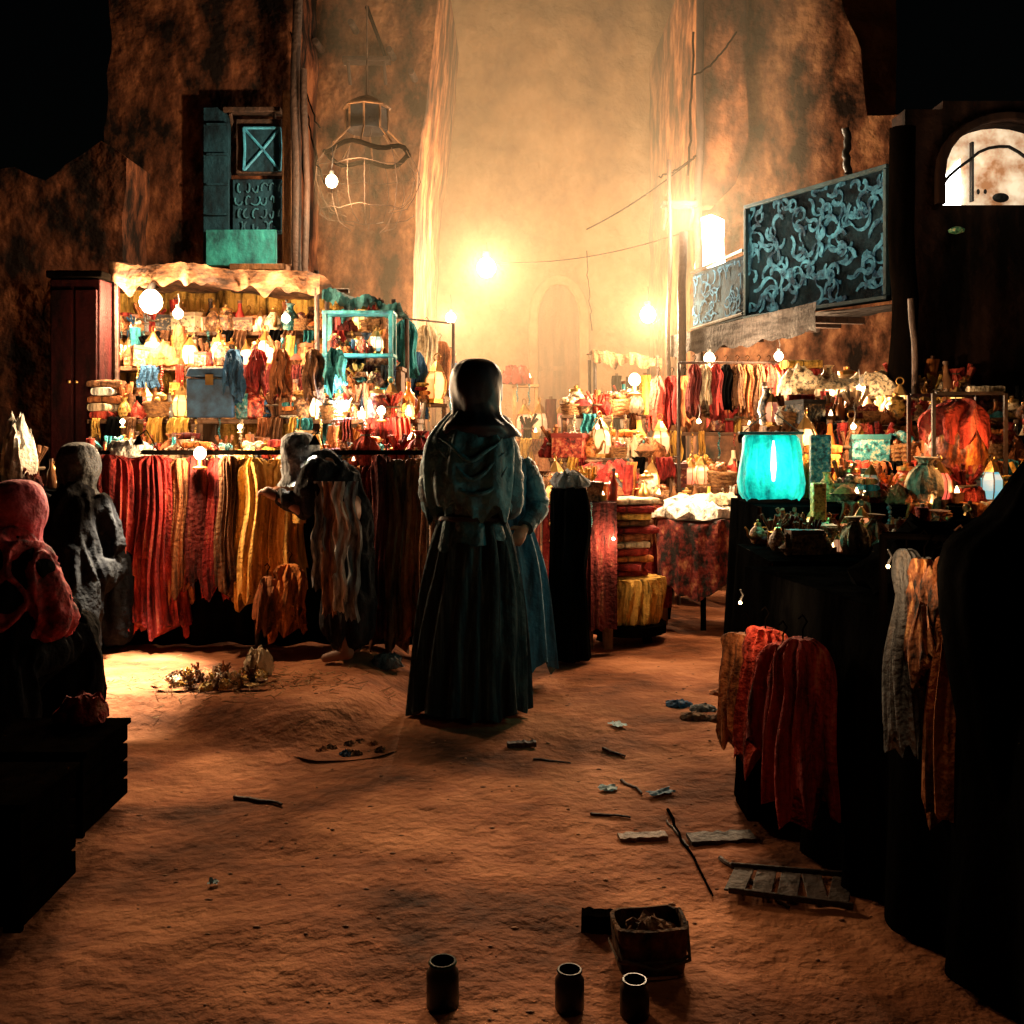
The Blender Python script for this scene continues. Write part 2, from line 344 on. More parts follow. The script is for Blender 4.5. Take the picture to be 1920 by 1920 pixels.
MB().box((W2/2,.03,.28),(W2,.05,.56)).build('back_panel',boardm,rl,bevel=.006)
rf=MB(); 
for zz in(.01,.57): rf.tube([(0,-.01,zz),(W2,-.01,zz+.03)],.014,6)
rf.build('rail',iron,rl); script(W2,.56,8,4,5,rl,wid=.010,m_=mat('dim_blue_script',(.015,.06,.11),(.004,.02,.04),scale=(13,13,13),rough=.9,spec=.05))
rs=thing('stall_roof','long grey slanted stall roof under the script board','roof',(P2.x,P2.y,2.2),a2)
slate=mat('grey_boards',(.05,.045,.045),(.012,.010,.010),scale=(3,20,20),rough=.9,bump=.7,spec=.1)
L_=(P1-P2).length+.1
MB().grid(lambda u,v:(L_*u,-.25+1.1*v,.14-.12*(1-v)+.015*nz(u*20,v*5)),40,10).build('roof_sheet',slate,rs)
MB().grid(lambda u,v:(L_*u,-.27-.02*nz(u*14,v),.09-.22*v-.09*v*nz(u*12,2)),60,4).build('fascia_cloth',slate,rs)
for k in range(9): MB().box((L_*(k+.5)/9,-.0,-.02),(.05,.4,.05)).build('rafter',darkwood,rs,bevel=.004)
# ------------------------------------------------------------ big wire lantern
q=at(688,290,9.6)
bl=thing('wire_lantern','huge open wire-framed hanging lantern on the left brown building','lantern',(q.x,q.y,q.z))
wirem=mat('rusty_wire',(.10,.055,.03),(.03,.016,.010),rough=.9)
MB().tube([(0,0,.85),(0,0,1.4)],.008,6).build('hanging_chain',wirem,bl)
MB().tube([(0,0,1.38),(0,1.4,1.42)],.02,8).build('wall_bracket',sootwood,bl)
MB().lathe([(.03,.55),(.1,.52),(.22,.45),(.23,.43)],8).build('cap',ochre,bl,smooth=False)
MB().lathe([(.19,.43),(.2,.22)],8).build('upper_glass',mat('smoky_glass',(.03,.035,.04),(.01,.01,.012),rough=.2,bump=0),bl,smooth=False)
MB().tube([(0,0,.5),(0,0,.9)],.008,6).build('stem',wirem,bl)
for k in range(8):
    a=k*PI/4; MB().tube([(.2*math.cos(a),.2*math.sin(a),.44),(.2*math.cos(a),.2*math.sin(a),.22),(.38*math.cos(a),.38*math.sin(a),.04)],.010,6).build('strut',ochre,bl)
MB().tube([(.39*math.cos(a*PI/16),.39*math.sin(a*PI/16),.0+.03*math.sin(a*.9)) for a in range(33)],.022,8).build('ring',sootwood,bl)
for k in range(14):
    a=k*PI/7; j=R.uniform(-.03,.03); e=R.uniform(.6,1)
    MB().tube([((r_+j+.03*nz(z_*5,k))*math.cos(a+j*5),(r_+j+.03*nz(z_*5,k))*math.sin(a+j*5),z_*e) for r_,z_ in((.39,0),(.462,-.15),(.482,-.35),(.44,-.55),(.35,-.71),(.2,-.77))],.004,5).build('rib',wirem,bl)
for r_,z_ in((.464,-.16),(.44,-.56)):
    MB().tube([(r_*math.cos(a*PI/14),r_*math.sin(a*PI/14),z_+.05*nz(a*.7,z_*9)) for a in range(26)],.004,5).build('hoop',wirem,bl)
# ------------------------------------------------------------ lamps
def lamp(px_,py_,Y,e,label,r=.05,cord=.4,m=None,col=WARM,stand=False,group=None):
    p=at(px_,py_,Y); t=thing('lamp' if stand else 'hanging_bulb',label,'lamp',p,0,group)
    MB().lathe([(r*.12,-r*1.05),(r*.55,-r*.9),(r*.92,-r*.4),(r,0),(r*.9,r*.45),(r*.6,r*.85),(r*.35,r*1.05)],16).build('bulb',m or bulbm,t)
    if stand:
        MB().lathe([(r*1.1,-r*2.6),(r*1.2,-r*2.3),(r*.35,-r*2),(r*.35,-r*1.1),(r*.6,-r*.9)],14).build('base',brass,t)
    else:
        MB().lathe([(r*.35,r*1.7),(r*.4,r*1.6),(r*.37,r*1.0)],12).build('socket',iron,t)
        MB().tube([(0,0,r*1.6),(.01,0,cord*.5+r),(0,0,cord+r)],.003,5).build('cord',iron,t)
    light(t,(0,-r*1.6 ,-r*.3),e,col,max(.025,r*.8)); return t
FAR=(1,.66,.36)
lamp(912,502,13,900,'big bare bulb glowing in the haze above the middle of the lane',.12,.2,glow('big_glow',(1,.88,.66),16),FAR)
lamp(845,596,11.5,280,'small bulb hanging far down the lane left of the big bulb',.06,.2,col=FAR)
lamp(1215,590,10.2,460,'bulb by the pole behind the right-hand heaps',.08,.2,col=FAR)
lamp(622,340,9.0,260,'bulb hanging beside the big wire lantern',.055,.3)
lamp(283,566,7.2,210,'largest bulb under the left stall canopy, at its left end',.08,.08,glow('big2',(1,.85,.55),14))
lamp(334,588,7.0,110,'oblong bulb just right of the largest bulb under the left canopy',.035,.1)
lamp(536,597,7.0,110,'bulb hanging under the middle of the left canopy',.03,.1)
lamp(715,770,6.7,60,'small white lamp on the counter left of the standing figure',.028,stand=True)
lamp(650,757,6.9,46,'small cool lamp beside the white lamp on the left counter',.022,stand=True,m=coolm,col=(.75,.88,1))
lamp(375,850,5.85,50,'white lamp resting on the garment rack counter',.035,stand=True)
lamp(450,800,6.2,32,'little lamp in the middle of the left front counter',.015,stand=True,m=flame)
lamp(230,790,6.3,32,'little lamp at the left end of the left front counter',.015,stand=True,m=flame)
lamp(1610,730,6.3,65,'small bulb above the right stall goods',.022,.1)
lamp(1330,672,8.2,120,'bulb under the left end of the right stall roof',.045,.1)
lamp(1460,668,7.9,120,'bulb under the middle of the right stall roof',.035,.1)
lamp(1190,712,8.4,140,'white lamp among the heaps right of the lane',.05,stand=True)
lamp(1310,790,6.9,55,'little lamp glowing above the round table',.015,.1,m=flame)
lamp(1120,800,7.2,60,'little lamp hanging above the red goods table',.015,.1,m=flame)
lamp(1734,935,4.75,12,'small candle lamp glowing at the right end of the near stall',.018,stand=True,m=flame,col=(1,.5,.2))
lamp(1600,800,5.2,26,'little lamp above the third right step',.014,.1,m=flame,col=(1,.58,.28))
lamp(1665,1062,2.7,1.6,'tiny added light brightening the patterned scarves in the right foreground',.005,.04,m=flame,col=(1,.6,.3))  # made-up lamp, added because the other lamps do not reach the scarves
lamp(1388,1130,3.55,2.6,'tiny added light at the black table corner brightening the red cloths',.006,.04,m=flame,col=(1,.6,.3))  # another made-up lamp, put in only to brighten the red cloths
for i,(px_,e,tx,ty) in enumerate(((260,900,2,-14),(590,1050,9,-10))):
    yy_=5.62
    t=thing('shaded_lamp',['left','right'][i]+' one of two black shaded lamps clipped on the robe rack, pointing at the ground','lamp',(X(px_,yy_),yy_,1.3),0,'shaded lamps on the robe rack')
    MB().lathe([(.008,.05),(.01,.045),(.03,.0)],16,cap=False).build('lamp_shade',sootwood,t); MB().sph((0,0,.03),.008).build('bulb',bulbm,t); MB().tube([(0,0,.05),(0,.12,.08),(0,5.93-yy_,-.04)],.004,6).build('arm',sootwood,t)
    light(t,(0,0,-.06),e,(1,.84,.58),.03,'SPOT',(math.radians(ty),math.radians(tx),0),math.radians(60))
def wire(pts,label,r=.008,sg=1,m=sootwood):
    P=[at(*p) for p in pts]; a,b=P[0],P[-1]; n=16; sag=.12*(b-a).length*sg
    mb=MB(); mb.tube([a.lerp(b,i/n)-Vector((0,0,sag*4*(i/n)*(1-i/n)*.2))+Vector((.03*nz(i*.6,pts[0][0]),0,.03*nz(i*.6,pts[0][1],3)))*(sg!=1) for i in range(n+1)],r,5)
    return tag(mb.build('wire',m,None,origin=a),label,'wire')
wire([(985,492,13),(1300,430,10.2)],'long sagging wire from the big bulb to the right corner pole',.006)
wire([(1100,430,12),(1302,296,10.2)],'rope rising steeply to the right corner pole',.008)
wire([(912,488,13),(985,492,13)],'short wire end beside the big bulb',.006)
wire([(560,20,9.6),(575,470,9.6)],'cable running down beside the timber post on the left',.010,3)
wire([(545,60,9.7),(600,240,9.6)],'loose cable hanging from the timber post to the wire lantern',.008,4)
wire([(575,210,9.5),(612,350,9.2)],'short cable looping toward the bulb by the wire lantern',.008,4)
wire([(1300,60,10.1),(1290,330,10.1)],'cable hanging down the right corner pole',.012,3)
wire([(1302,140,10.1),(1380,60,10.6)],'short cable from the corner pole to the dark buttress',.010,3)
wire([(1235,330,10.1),(1305,290,10.1)],'crooked cable crossing behind the thin wire pole',.010,4)
wire([(1100,470,12),(1110,620,12)],'thin cable dangling in front of the far arched door',.006,3)
wire([(1395,390,9.2),(1590,330,8.4)],'cable running along the top of the script board',.008,2)
def bracket(px_,py_,Y,w_,label):
    p=at(px_,py_,Y); t=thing('wall_bracket',label,'bracket',p); MB().box((0,-.1,0),(w_,.16,.05)).build('shelf_beam',darkwood,t,bevel=.008)
    for s_ in(-1,1): MB().tube([(s_*w_*.38,.0,-.22),(s_*w_*.38,-.15,-.03)],.018,6).build('strut',darkwood,t)
bracket(480,215,9.95,.55,'dark beam bracket above the crossed lattice window')
bracket(1270,388,10.3,.35,'small beam bracket at the pole left of the light box')
bracket(690,120,10.95,.5,'dark beam bracket above the wire lantern')
# ------------------------------------------------------------ goods prototypes
PC={}
def proto(kind,c):
    k=(kind,c)
    if k in PC: return PC[k]
    P=[]; cl=cloth(c) ; gz_=paint(c)
    def add(nm,mb,m,sub=None,smooth=True): P.append((nm,mb.mesh(nm,m,smooth)))
    if kind=='jar':
        add('body',MB().lathe([(.035,0),(.05,.01),(.058,.05),(.055,.1),(.036,.125),(.038,.135)],16),gz_); add('lid',MB().lathe([(.042,.136),(.04,.15),(.012,.158),(.014,.17),(.004,.175)],14),brass)
    elif kind=='bottle':
        add('body',MB().lathe([(.028,0),(.032,.01),(.032,.11),(.013,.15),(.012,.19)],14),glassm(c)); add('stopper',MB().lathe([(.014,.191),(.014,.21)],10),wood)
    elif kind=='bowl':
        add('bowl',MB().lathe([(.03,0),(.035,.006),(.075,.05),(.08,.055),(.07,.05)],18),paint('brown')); add('spice_heap',MB().lathe([(.069,.05),(.05,.075),(.02,.1),(.003,.105)],16),mat('spice_'+c,PAL[c],tuple(v*.4 for v in PAL[c]),scale=(60,60,60),rough=1,bump=.5,bscale=200))
    elif kind=='folded_cloth':
        mb=MB(); n=18
        def row(x): 
            out=[]
            for j in range(n):
                a=2*PI*j/n; out.append((x+.006*nz(a,x*9),.085*math.copysign(abs(math.cos(a))**.5,math.cos(a))*(1+.08*nz(x*12,1)),.021+.02*math.copysign(abs(math.sin(a))**.7,math.sin(a))+.008*nz(x*16,a)))
            return out
        mb.rings([row(-.13+.026*i) for i in range(11)]); add('folded_cloth',mb,cl)
    elif kind=='scarf':
        sd=len(c)*1.3
        mb=MB(); mb.grid(lambda u,v:((u-.5)*(.16+.05*v)+.012*math.sin(v*8+sd),(-.012*math.sin(u*19+v*2)-.012-.03*math.sin(min(1,v*4)*PI/2)) if v>.12 else .06-.6*v,.012+(-.34*(v-.12)*(1+.35*nz(u*5,sd)) if v>.12 else .0)+.006*math.sin(u*15)),16,22); add('scarf',mb,cl)
    elif kind=='bead_string':
        mb=MB(); rr=random.Random(c)
        for q in range(11): mb.sph((.006*math.sin(q),-.03,-.012-q*.02),rr.uniform(.007,.012),7,5)
        add('beads',mb,gz_); mb=MB(); mb.tube([(0,.0,.01),(0,-.03,0),(0,-.03,-.23)],.002,4); add('cord',mb,rope)
    elif kind=='crumpled_cloth':
        sd=len(c)*1.7; n=28
        mb=MB(); mb.rings([[(.1*k_*(1+.35*nz(math.cos(a)*2+sd,math.sin(a)*2,kk)+.1*nz(math.cos(a)*7,math.sin(a)*7,kk))*math.cos(a),.08*k_*(1+.35*nz(math.cos(a)*2,math.sin(a)*2+sd,kk)+.1*nz(math.cos(a)*7,math.sin(a)*7,kk))*math.sin(a),.1*zz+.06*nz(math.cos(a)*4*k_+sd,math.sin(a)*4*k_,kk)*min(1,zz*3)) for a in [2*PI*j/n for j in range(n)]] for kk,(k_,zz) in enumerate(((.85,0),(1.05,.1),(1,.35),(.9,.6),(.62,.8),(.35,.98),(.08,1)))]); add('crumpled_cloth',mb,gz_ if c in('orange','golden','cream') else cl)
    elif kind=='box':
        add('body',MB().box((0,0,.05),(.16,.11,.1)),gz_,smooth=False); add('lid',MB().box((0,0,.112),(.168,.118,.022)),brass if c in('golden',) else mat('lid_'+c,tuple(v*.7 for v in PAL[c]),rough=.6),smooth=False)
    elif kind=='lantern':
        add('glass',MB().lathe([(.035,.02),(.05,.06),(.05,.11),(.032,.145)],6),glow('lantern_glow_'+c,tuple(min(1,v*1.3+.01) for v in PAL[c]),1.8),smooth=False)
        fr=MB().lathe([(.045,0),(.045,.02)],6); fr.lathe([(.042,.146),(.02,.18),(.006,.2)],6)
        for q in range(6): a=q*PI/3; fr.tube([(.037*math.cos(a),.037*math.sin(a),.02),(.053*math.cos(a),.053*math.sin(a),.06),(.053*math.cos(a),.053*math.sin(a),.11),(.034*math.cos(a),.034*math.sin(a),.148)],.003,4)
        add('frame',fr,brass); hr=MB(); hr.tube([(.018*math.cos(a*PI/6),0,.215+.018*math.sin(a*PI/6)) for a in range(13)],.003,5); add('ring',hr,brass)
    elif kind=='basket':
        mb=MB(); mb.rings([[((.07+.002*i+.004*math.sin(j*6+i*PI))*math.cos(2*PI*j/28),(.07+.002*i+.004*math.sin(j*6+i*PI))*math.sin(2*PI*j/28),.011*i) for j in range(28)] for i in range(9)])
        add('body',mb,mat('wicker',(.4,.2,.07),(.1,.04,.015),scale=(30,30,80),rough=.8,bump=.8,bscale=90))
        rr=random.Random(c); mb=MB()
        for q in range(12): a=rr.uniform(0,6.28); d_=rr.uniform(0,.06); mb.sph((d_*math.cos(a),d_*math.sin(a),.09+rr.uniform(0,.03)),rr.uniform(.014,.026),8,6)
        add('contents',mb,gz_)
    elif kind=='sack':
        mb=MB(); loft(mb,[(0,0,.2,.05,.05),(0,0,.17,.02,.02),(0,0,.13,.06,.055),(0,0,.06,.085,.075),(0,0,0,.06,.055)],n=28,m=14,fold=.012,nf=9,topfold=.8); add('body',mb,cl)
        tt=MB(); tt.tube([(.024*math.cos(a*PI/6),.024*math.sin(a*PI/6),.17) for a in range(13)],.005,5); add('tie',tt,rope)
    elif kind=='teapot':
        add('body',MB().lathe([(.03,0),(.04,.005),(.06,.05),(.05,.09),(.025,.12),(.022,.13)],16),brass if c=='golden' else gz_)
        s_=MB(); s_.tube([(.05,0,.04),(.085,0,.06),(.095,0,.1),(.115,0,.12)],[.014,.01,.007,.006],8); add('spout',s_,brass)
        h_=MB(); h_.tube([(-.03,0,.11),(-.08,0,.11),(-.09,0,.06),(-.05,0,.03)],.006,6); add('handle',h_,brass); add('lid',MB().lathe([(.026,.131),(.02,.145),(.005,.15),(.008,.165),(.002,.17)],12),brass)
    elif kind=='vase':
        add('vase',MB().lathe([(.03,0),(.035,.01),(.055,.07),(.04,.12),(.02,.15),(.022,.17),(.03,.18),(.026,.178)],16),gz_)
    elif kind=='cloth_roll':
        mb=MB()
        mb.rings([[((.03+.003*math.sin(3*a_+i))*math.cos(a_)+.003*math.sin(i*.7),(.03+.003*math.sin(3*a_+i))*math.sin(a_),.022*i) for a_ in [2*PI*j/16 for j in range(16)]] for i in range(11)]); add('rolled_cloth',mb,cl)
        add('core_tube',MB().lathe([(.01,.22),(.01,.235)],8),wood)
    elif kind=='tea_light':  # cup with a glowing drop, added among goods to imitate sparkling highlights
        add('cup',MB().lathe([(.02,0),(.026,.004),(.032,.05),(.029,.05)],12),glassm(c)); add('flame',MB().lathe([(.004,.03),(.013,.042),(.01,.06),(.002,.08)],8),flame)
    elif kind=='plate':
        add('plate',MB().lathe([(.03,0),(.035,.004),(.085,.016),(.09,.02),(.08,.016)],20),gz_)
    elif kind=='bundle':
        mb=MB(); rr=random.Random(c)
        for q in range(11):
            a=rr.uniform(0,6.28); d_=rr.uniform(0,.03); mb.tube([(d_*math.cos(a),d_*math.sin(a),0),(d_*1.2*math.cos(a),d_*1.2*math.sin(a),.1),(d_*3*math.cos(a+.3),d_*3*math.sin(a+.3),.16+rr.uniform(-.03,.03))],[.010,.008,.011],6)
        add('stems',mb,cl); tt=MB(); tt.tube([(.045*math.cos(a*PI/6),.045*math.sin(a*PI/6),.08) for a in range(13)],.007,5); add('tie',tt,rope)
    PC[k]=P; return P
WORD={'jar':('lidded %s jar','jar'),'bottle':('%s glass bottle','bottle'),'bowl':('bowl of %s spice','bowl'),'folded_cloth':('folded %s cloth','cloth'),'box':('small %s box','box'),
'lantern':('glowing %s lantern','lantern'),'basket':('basket of %s balls','basket'),'sack':('tied %s sack','sack'),'teapot':('%s teapot','teapot'),'vase':('%s vase','vase'),
'cloth_roll':('%s cloth roll','cloth roll'),'tea_light':('%s added-glint cup','tea light'),'plate':('%s plate','plate'),'bundle':('tied %s bundle','bundle'),'scarf':('draped %s scarf','scarf'),'crumpled_cloth':('crumpled %s cloth','cloth'),'bead_string':('%s beads','bead string')}
REG=[]
def item(kind,c,loc,rz=0,s=1,place='',tilt=None):
    P=proto(kind,c)
    if len(P)==1: o=link(kind,P[0][1])
    else:
        o=link(kind,None); o.empty_display_size=.05
        for nm,me in P: link(nm,me,o)
    o.location=loc; o.rotation_euler=(tilt or 0,0,rz); o.scale=(s,s,s) if not isinstance(s,tuple) else s
    o['category']=WORD[kind][1]; REG.append((o,WORD[kind][0]%c,place)); return o
RW=[('red',3),('crimson',4),('rust',7),('orange',3),('golden',4),('cream',3),('brown',8),('maroon',4),('teal',2),('blue',2),('white',1),('black',3),('grey',1)]
def pick(tab): 
    return R.choices([a for a,b in tab],[b for a,b in tab])[0]
KW=[('jar',3),('bottle',3),('bowl',3),('folded',3),('box',2),('lantern',3),('basket',3),('sack',2),('teapot',2),('vase',1),('cloth_roll',3),('tea_light',5),('bundle',4),('crumpled_cloth',4)]
KL=[('jar',4),('bottle',5),('bowl',2),('folded',1),('box',3),('lantern',5),('basket',2),('teapot',3),('vase',2),('cloth_roll',3),('tea_light',6),('bundle',4),('crumpled_cloth',2)]
def fill(x0,x1,y0,y1,z,rows,place,sp=.15,sc=1.0,kinds=KW,cols=RW,zf=None,scarves=True):
    for r_ in range(rows):
        y=y0+(y1-y0)*(r_+.5)/rows; x=x0+sp*.4
        while x<x1-.04:
            k=pick(kinds); c=pick(cols); s=sc*R.uniform(.55,1.3); zz=z if zf is None else zf(x,y)
            xx=x+R.uniform(-.03,.03); yy=y+R.uniform(-.03,.03)
            if k=='folded':
                for q in range(R.randint(2,5)): item('folded_cloth',pick(cols),(xx+R.uniform(-.02,.02),yy,zz+q*.041*s),R.choice((0,PI/2))+R.uniform(-.25,.25),(s*.65,s*.65,s),place)
                x+=sp*1.0*s
            else:
                item(k,c,(xx,yy,zz),R.uniform(0,6.28),s,place,tilt=R.uniform(-.1,.1)); x+=sp*s*(.8 if k in('basket','sack','teapot','bowl','box','crumpled_cloth') else .55)
    if scarves:
        x=x0+.06
        while x<x1-.05:
            if R.random()<.55: item('scarf',pick(cols),(x,y0-.045,z+.002),R.uniform(-.1,.1),(R.uniform(.3,.8),1,R.uniform(.4,1.05)),place)
            else: item('bead_string',pick([('golden',4),('teal',2),('red',2),('cream',3)]),(x,y0-.06,z+.002),0,R.uniform(.7,1.2),place)
            x+=R.uniform(.06,.16)
def stand(name,label,x0,x1,y0,y1,z,m=woodh,drape=None,legs=True,cat='table',back=0):
    b=((x0+x1)/2,(y0+y1)/2,0); t=thing(name,label,cat,b); w,d_=x1-x0,y1-y0
    MB().box((0,0,z-.02),(w,d_,.04)).build('tabletop',m,t,bevel=.005)
    for sx in(-1,1):
        for sy in(-1,1): MB().box((sx*(w/2-.05),sy*(d_/2-.05),(z-.041)/2),(.06,.06,z-.041)).build('leg',wood,t,bevel=.005)
    if drape:
        zb=.06+R.uniform(0,.1)
        MB().grid(lambda u,v:(-w/2+w*u,-d_/2-.012-.03*v*(1+math.sin(u*w*26+2*nz(u*7,v)))-.01,z+.004-(z-zb)*v+.03*v*nz(u*8,0,3)),int(w*50)+8,16).build('drape',cloth(drape),t)
        MB().grid(lambda u,v:(-w/2-.012-.03*v*(1+math.sin(u*d_*26)),-d_/2+d_*u,z+.004-(z-zb)*v),int(d_*40)+6,12).build('drape',cloth(drape),t)
        MB().grid(lambda u,v:(-w/2-.012+(w+.012)*u,-d_/2-.022+(d_+.02)*v,z+.004+.003*nz(u*20,v*9)),30,8).build('tablecloth',cloth(drape),t)
    return t
def riser(label,x0,x1,y0,y1,z0,z1,m=woodh,m2=wood):
    b=((x0+x1)/2,(y0+y1)/2,z0); t=thing('display_riser',label,'shelf',b); w=x1-x0
    MB().box((0,0,z1-z0-.015),(w,y1-y0,.03)).build('shelf_board',m,t,bevel=.004)
    n=max(2,int(w/.7)+1)
    for k in range(n): MB().box((-w/2+.03+(w-.06)*k/(n-1),0,(z1-z0-.031)/2),(.04,y1-y0-.04,z1-z0-.031)).build('upright',m2,t,bevel=.004)
def canopy(name,label,x0,x1,y0,y1,zf,zb,m,valance=.12,posts=True,seed=0,rag=.08):
    b=((x0+x1)/2,(y0+y1)/2,0); t=thing(name,label,'canopy',b); w,d_=x1-x0,y1-y0
    fn=lambda u,v:(-w/2+w*u,-d_/2+d_*v+.05*nz(u*6,v,seed),zf+(zb-zf)*v-.09*u+.05*nz(u*4+seed,v*3,seed)+.012*nz(u*25,v*9,seed))
    MB().grid(fn,90,20).build('canopy_cloth',m,t)
    def vf(u,v):
        p=fn(u,0); return (p[0],p[1]-.01-.03*math.sin(u*38+3*nz(u*5))*v,p[2]+.002-v*(valance+.12*nz(u*5+seed,1)+rag*nz(u*17,seed)))
    MB().grid(vf,140,8).build('valance',m,t)
    for sx in(-1,1):
        for sy in(-1,1):
            h=(zf if sy<0 else zb)-.06; MB().tube([(sx*(w/2-.03),sy*(d_/2-.03),0),(sx*(w/2-.03)+.01,sy*(d_/2-.03),h*.5),(sx*(w/2-.03),sy*(d_/2-.03),h)],.018,8).build('post',darkwood,t)
    return t
can1=mat('canopy_tan',(.42,.22,.10),(.04,.018,.009),scale=(5,5,14),rough=.9,bump=.5,det=6,contrast=(.38,.66),c3=(.2,.085,.035))
can2=mat('canopy_teal',(.03,.16,.17),(.005,.018,.022),scale=(9,9,9),rough=.9,bump=.8)
canopy('stall_canopy','ragged tan cloth canopy over the left stall',X(205,7.1),X(600,7.1),7.1,8.4,Z(490,7.1),Z(490,7.1)-.04,can1,.14,seed=2)
canopy('stall_canopy','small dark teal canopy at the right end of the left stalls',X(604,7.6),X(745,7.6),7.6,8.6,Z(545,7.6),Z(550,7.6),can2,.09,seed=6,rag=.05)
t=thing('cloth_backdrop','golden cloth backdrop hung behind the left stall shelves','backdrop',(X(400,8.3),8.3,0))
MB().grid(lambda u,v:(-1.25+2.3*u,.03*math.sin(u*40)+.02*nz(u*20,v*3),.6+1.9*v),90,10).build('hanging_cloth',cloth('golden'),t); MB().tube([(-1.3,0,2.5),(1.1,0,2.5)],.02,8).build('rail',wood,t)
stand('stall_counter','front counter of the left stall behind the garment rack',X(150,6.2),X(800,6.2),6.15,6.75,1.14,drape='black',cat='counter')
riser('second shelf step of the left stall',X(180,7),X(790,7),6.85,7.2,.0,1.45)
riser('third shelf step of the left stall',X(182,7.5),X(760,7.5),7.3,7.6,.0,1.83)
riser('top shelf of the left stall under the canopy',X(200,8),X(740,8),7.75,8.0,.0,2.12)
fill(X(170,6.3),X(800,6.3),6.2,6.7,1.15,4,'on the left front counter',.105,.9)
fill(X(185,7),X(785,7),6.89,7.18,1.45,3,'on the second left shelf',.095,1.05,kinds=KL)
fill(X(185,7.4),X(755,7.4),7.34,7.58,1.83,2,'on the third left shelf',.09,1.1,kinds=KL)
fill(X(205,7.9),X(738,7.9),7.80,7.98,2.12,2,'on the top left shelf',.09,1.0,kinds=KL)
# teal framed booth at centre-left
x_=X(675,7.25)
t=thing('teal_booth','teal-framed display booth under the small teal canopy','booth',(x_,7.25,0))
tbm=mat('booth_teal',(.03,.30,.32),(.006,.05,.06),scale=(12,12,5),rough=.6,bump=.4)
for sx in(-1,1):
    for sy in(-1,1): MB().box((sx*.23,sy*.1,1.1),(.03,.03,2.2)).build('frame_post',tbm,t,bevel=.003)
for zz in(1.66,1.9,2.2): MB().box((0,0,zz),(.5,.24,.022)).build('booth_shelf',tbm,t,bevel=.003)
MB().box((0,-.125,1.62),(.52,.02,.09)).build('front_board',tbm,t,bevel=.004)
fill(x_-.22,x_+.22,7.17,7.33,1.672,2,'on the lower booth shelf',.085,.8,kinds=KL,scarves=False); fill(x_-.22,x_+.22,7.17,7.33,1.912,2,'on the upper booth shelf',.085,.8,kinds=KL,scarves=False)
bcm=mat('blue_chest',(.015,.06,.13),(.004,.012,.03),rough=.8,scale=(9,9,9))
t=thing('chest','deep blue painted chest standing among goods on the second left shelf','chest',(X(398,6.85),6.86,1.46),.08)
MB().box((0,0,.13),(.3,.2,.26)).build('body',bcm,t,bevel=.012); MB().box((0,0,.30),(.31,.21,.06),taper=.9).build('lid',bcm,t,bevel=.01); MB().box((0,-.108,.25),(.05,.012,.07)).build('latch',brass,t)
t=thing('cabinet','tall dark red cabinet at the left end of the left stall','cabinet',(X(138,6.9),7.1,0))
redw=mat('dark_red_lacquer',(.035,.004,.004),(.005,.001,.001),scale=(8,8,2),rough=.8,bump=.4,spec=.1)
MB().box((0,0,1.2),(.34,.36,2.4)).build('carcass',redw,t,bevel=.01)
for sx in(-1,1):
    d_=MB().box((sx*.082,-.192,1.75),(.145,.02,1.15)).build('door',redw,t,bevel=.006); MB().sph((sx*.025,-.212,1.7),.012).build('handle',brass,d_)
MB().box((0,0,2.43),(.38,.4,.05)).build('cornice',sootwood,t,bevel=.01)
def garment(x,y,ztop,zbot,w,c,label,rz=0,group=None,sleeves=True,dep=.07,seed=0,m=None):
    h=ztop-zbot; t=thing('hanging_robe' if h>.5 else 'hanging_garment',label,'garment',(x,y,ztop),rz,group); mm=m or cloth(c)
    mb=MB(); loft(mb,[(0,0,-.0,w*.16,.03),(0,0,-.02,w*.3,dep*.6),(0,0,-.06,w*.42,dep*.8),(.01+.02*nz(seed),0,-h*.3,w*.43,dep),(-.01,0,-h*.65,w*.47,dep*1.15),(.02*nz(seed,3),-.0,-h,w*.53,dep*1.35)],n=120,m=34,fold=.038*min(1,w*4+.25),nf=max(5,int((8+7*abs(nz(seed*1.3,5))*2)*w/.2)),seed=seed or x*3,topfold=.35,hem=.16)
    mb.build('robe_body' if h>.5 else 'cloth_body',mm,t)
    if sleeves:
        for sx in(-1,1):
            m2=MB(); m2.tube([(sx*w*.36,-.02,-.05),(sx*w*.45,-.04,-h*.25),(sx*w*.46,-.05,-h*.42),(sx*w*.45,-.05,-h*.55)],[.03,.036,.04,.045],12,flat=.6); m2.build('sleeve',mm,t)
    hk=MB(); hk.tube([(0,0,-.02),(0,0,.03),(.015,0,.055),(0,0,.075),(-.015,0,.06)],.003,5); hk.build('hanger_hook',sootwood,t)
    return t
Yr=5.95
t=thing('clothes_rack','long low clothes rack holding robes in front of the left counter','rack',(X(480,Yr),Yr,0)); xa,xb=X(150,Yr)-X(480,Yr),X(815,Yr)-X(480,Yr)
MB().tube([(xa,0,1.25),(xb,0,1.25)],.014,8).build('rail',sootwood,t)
for xx in(xa,0,xb): MB().tube([(xx,.05,0),(xx,.05,1.25)],.02,8).build('post',iron,t)
gold=mat('bright_gold_cloth',(.95,.68,.22),(.22,.09,.015),scale=(19,19,3),rough=.85,bump=.8,bscale=45,c3=(.8,.44,.08),contrast=(.34,.72),det=6)
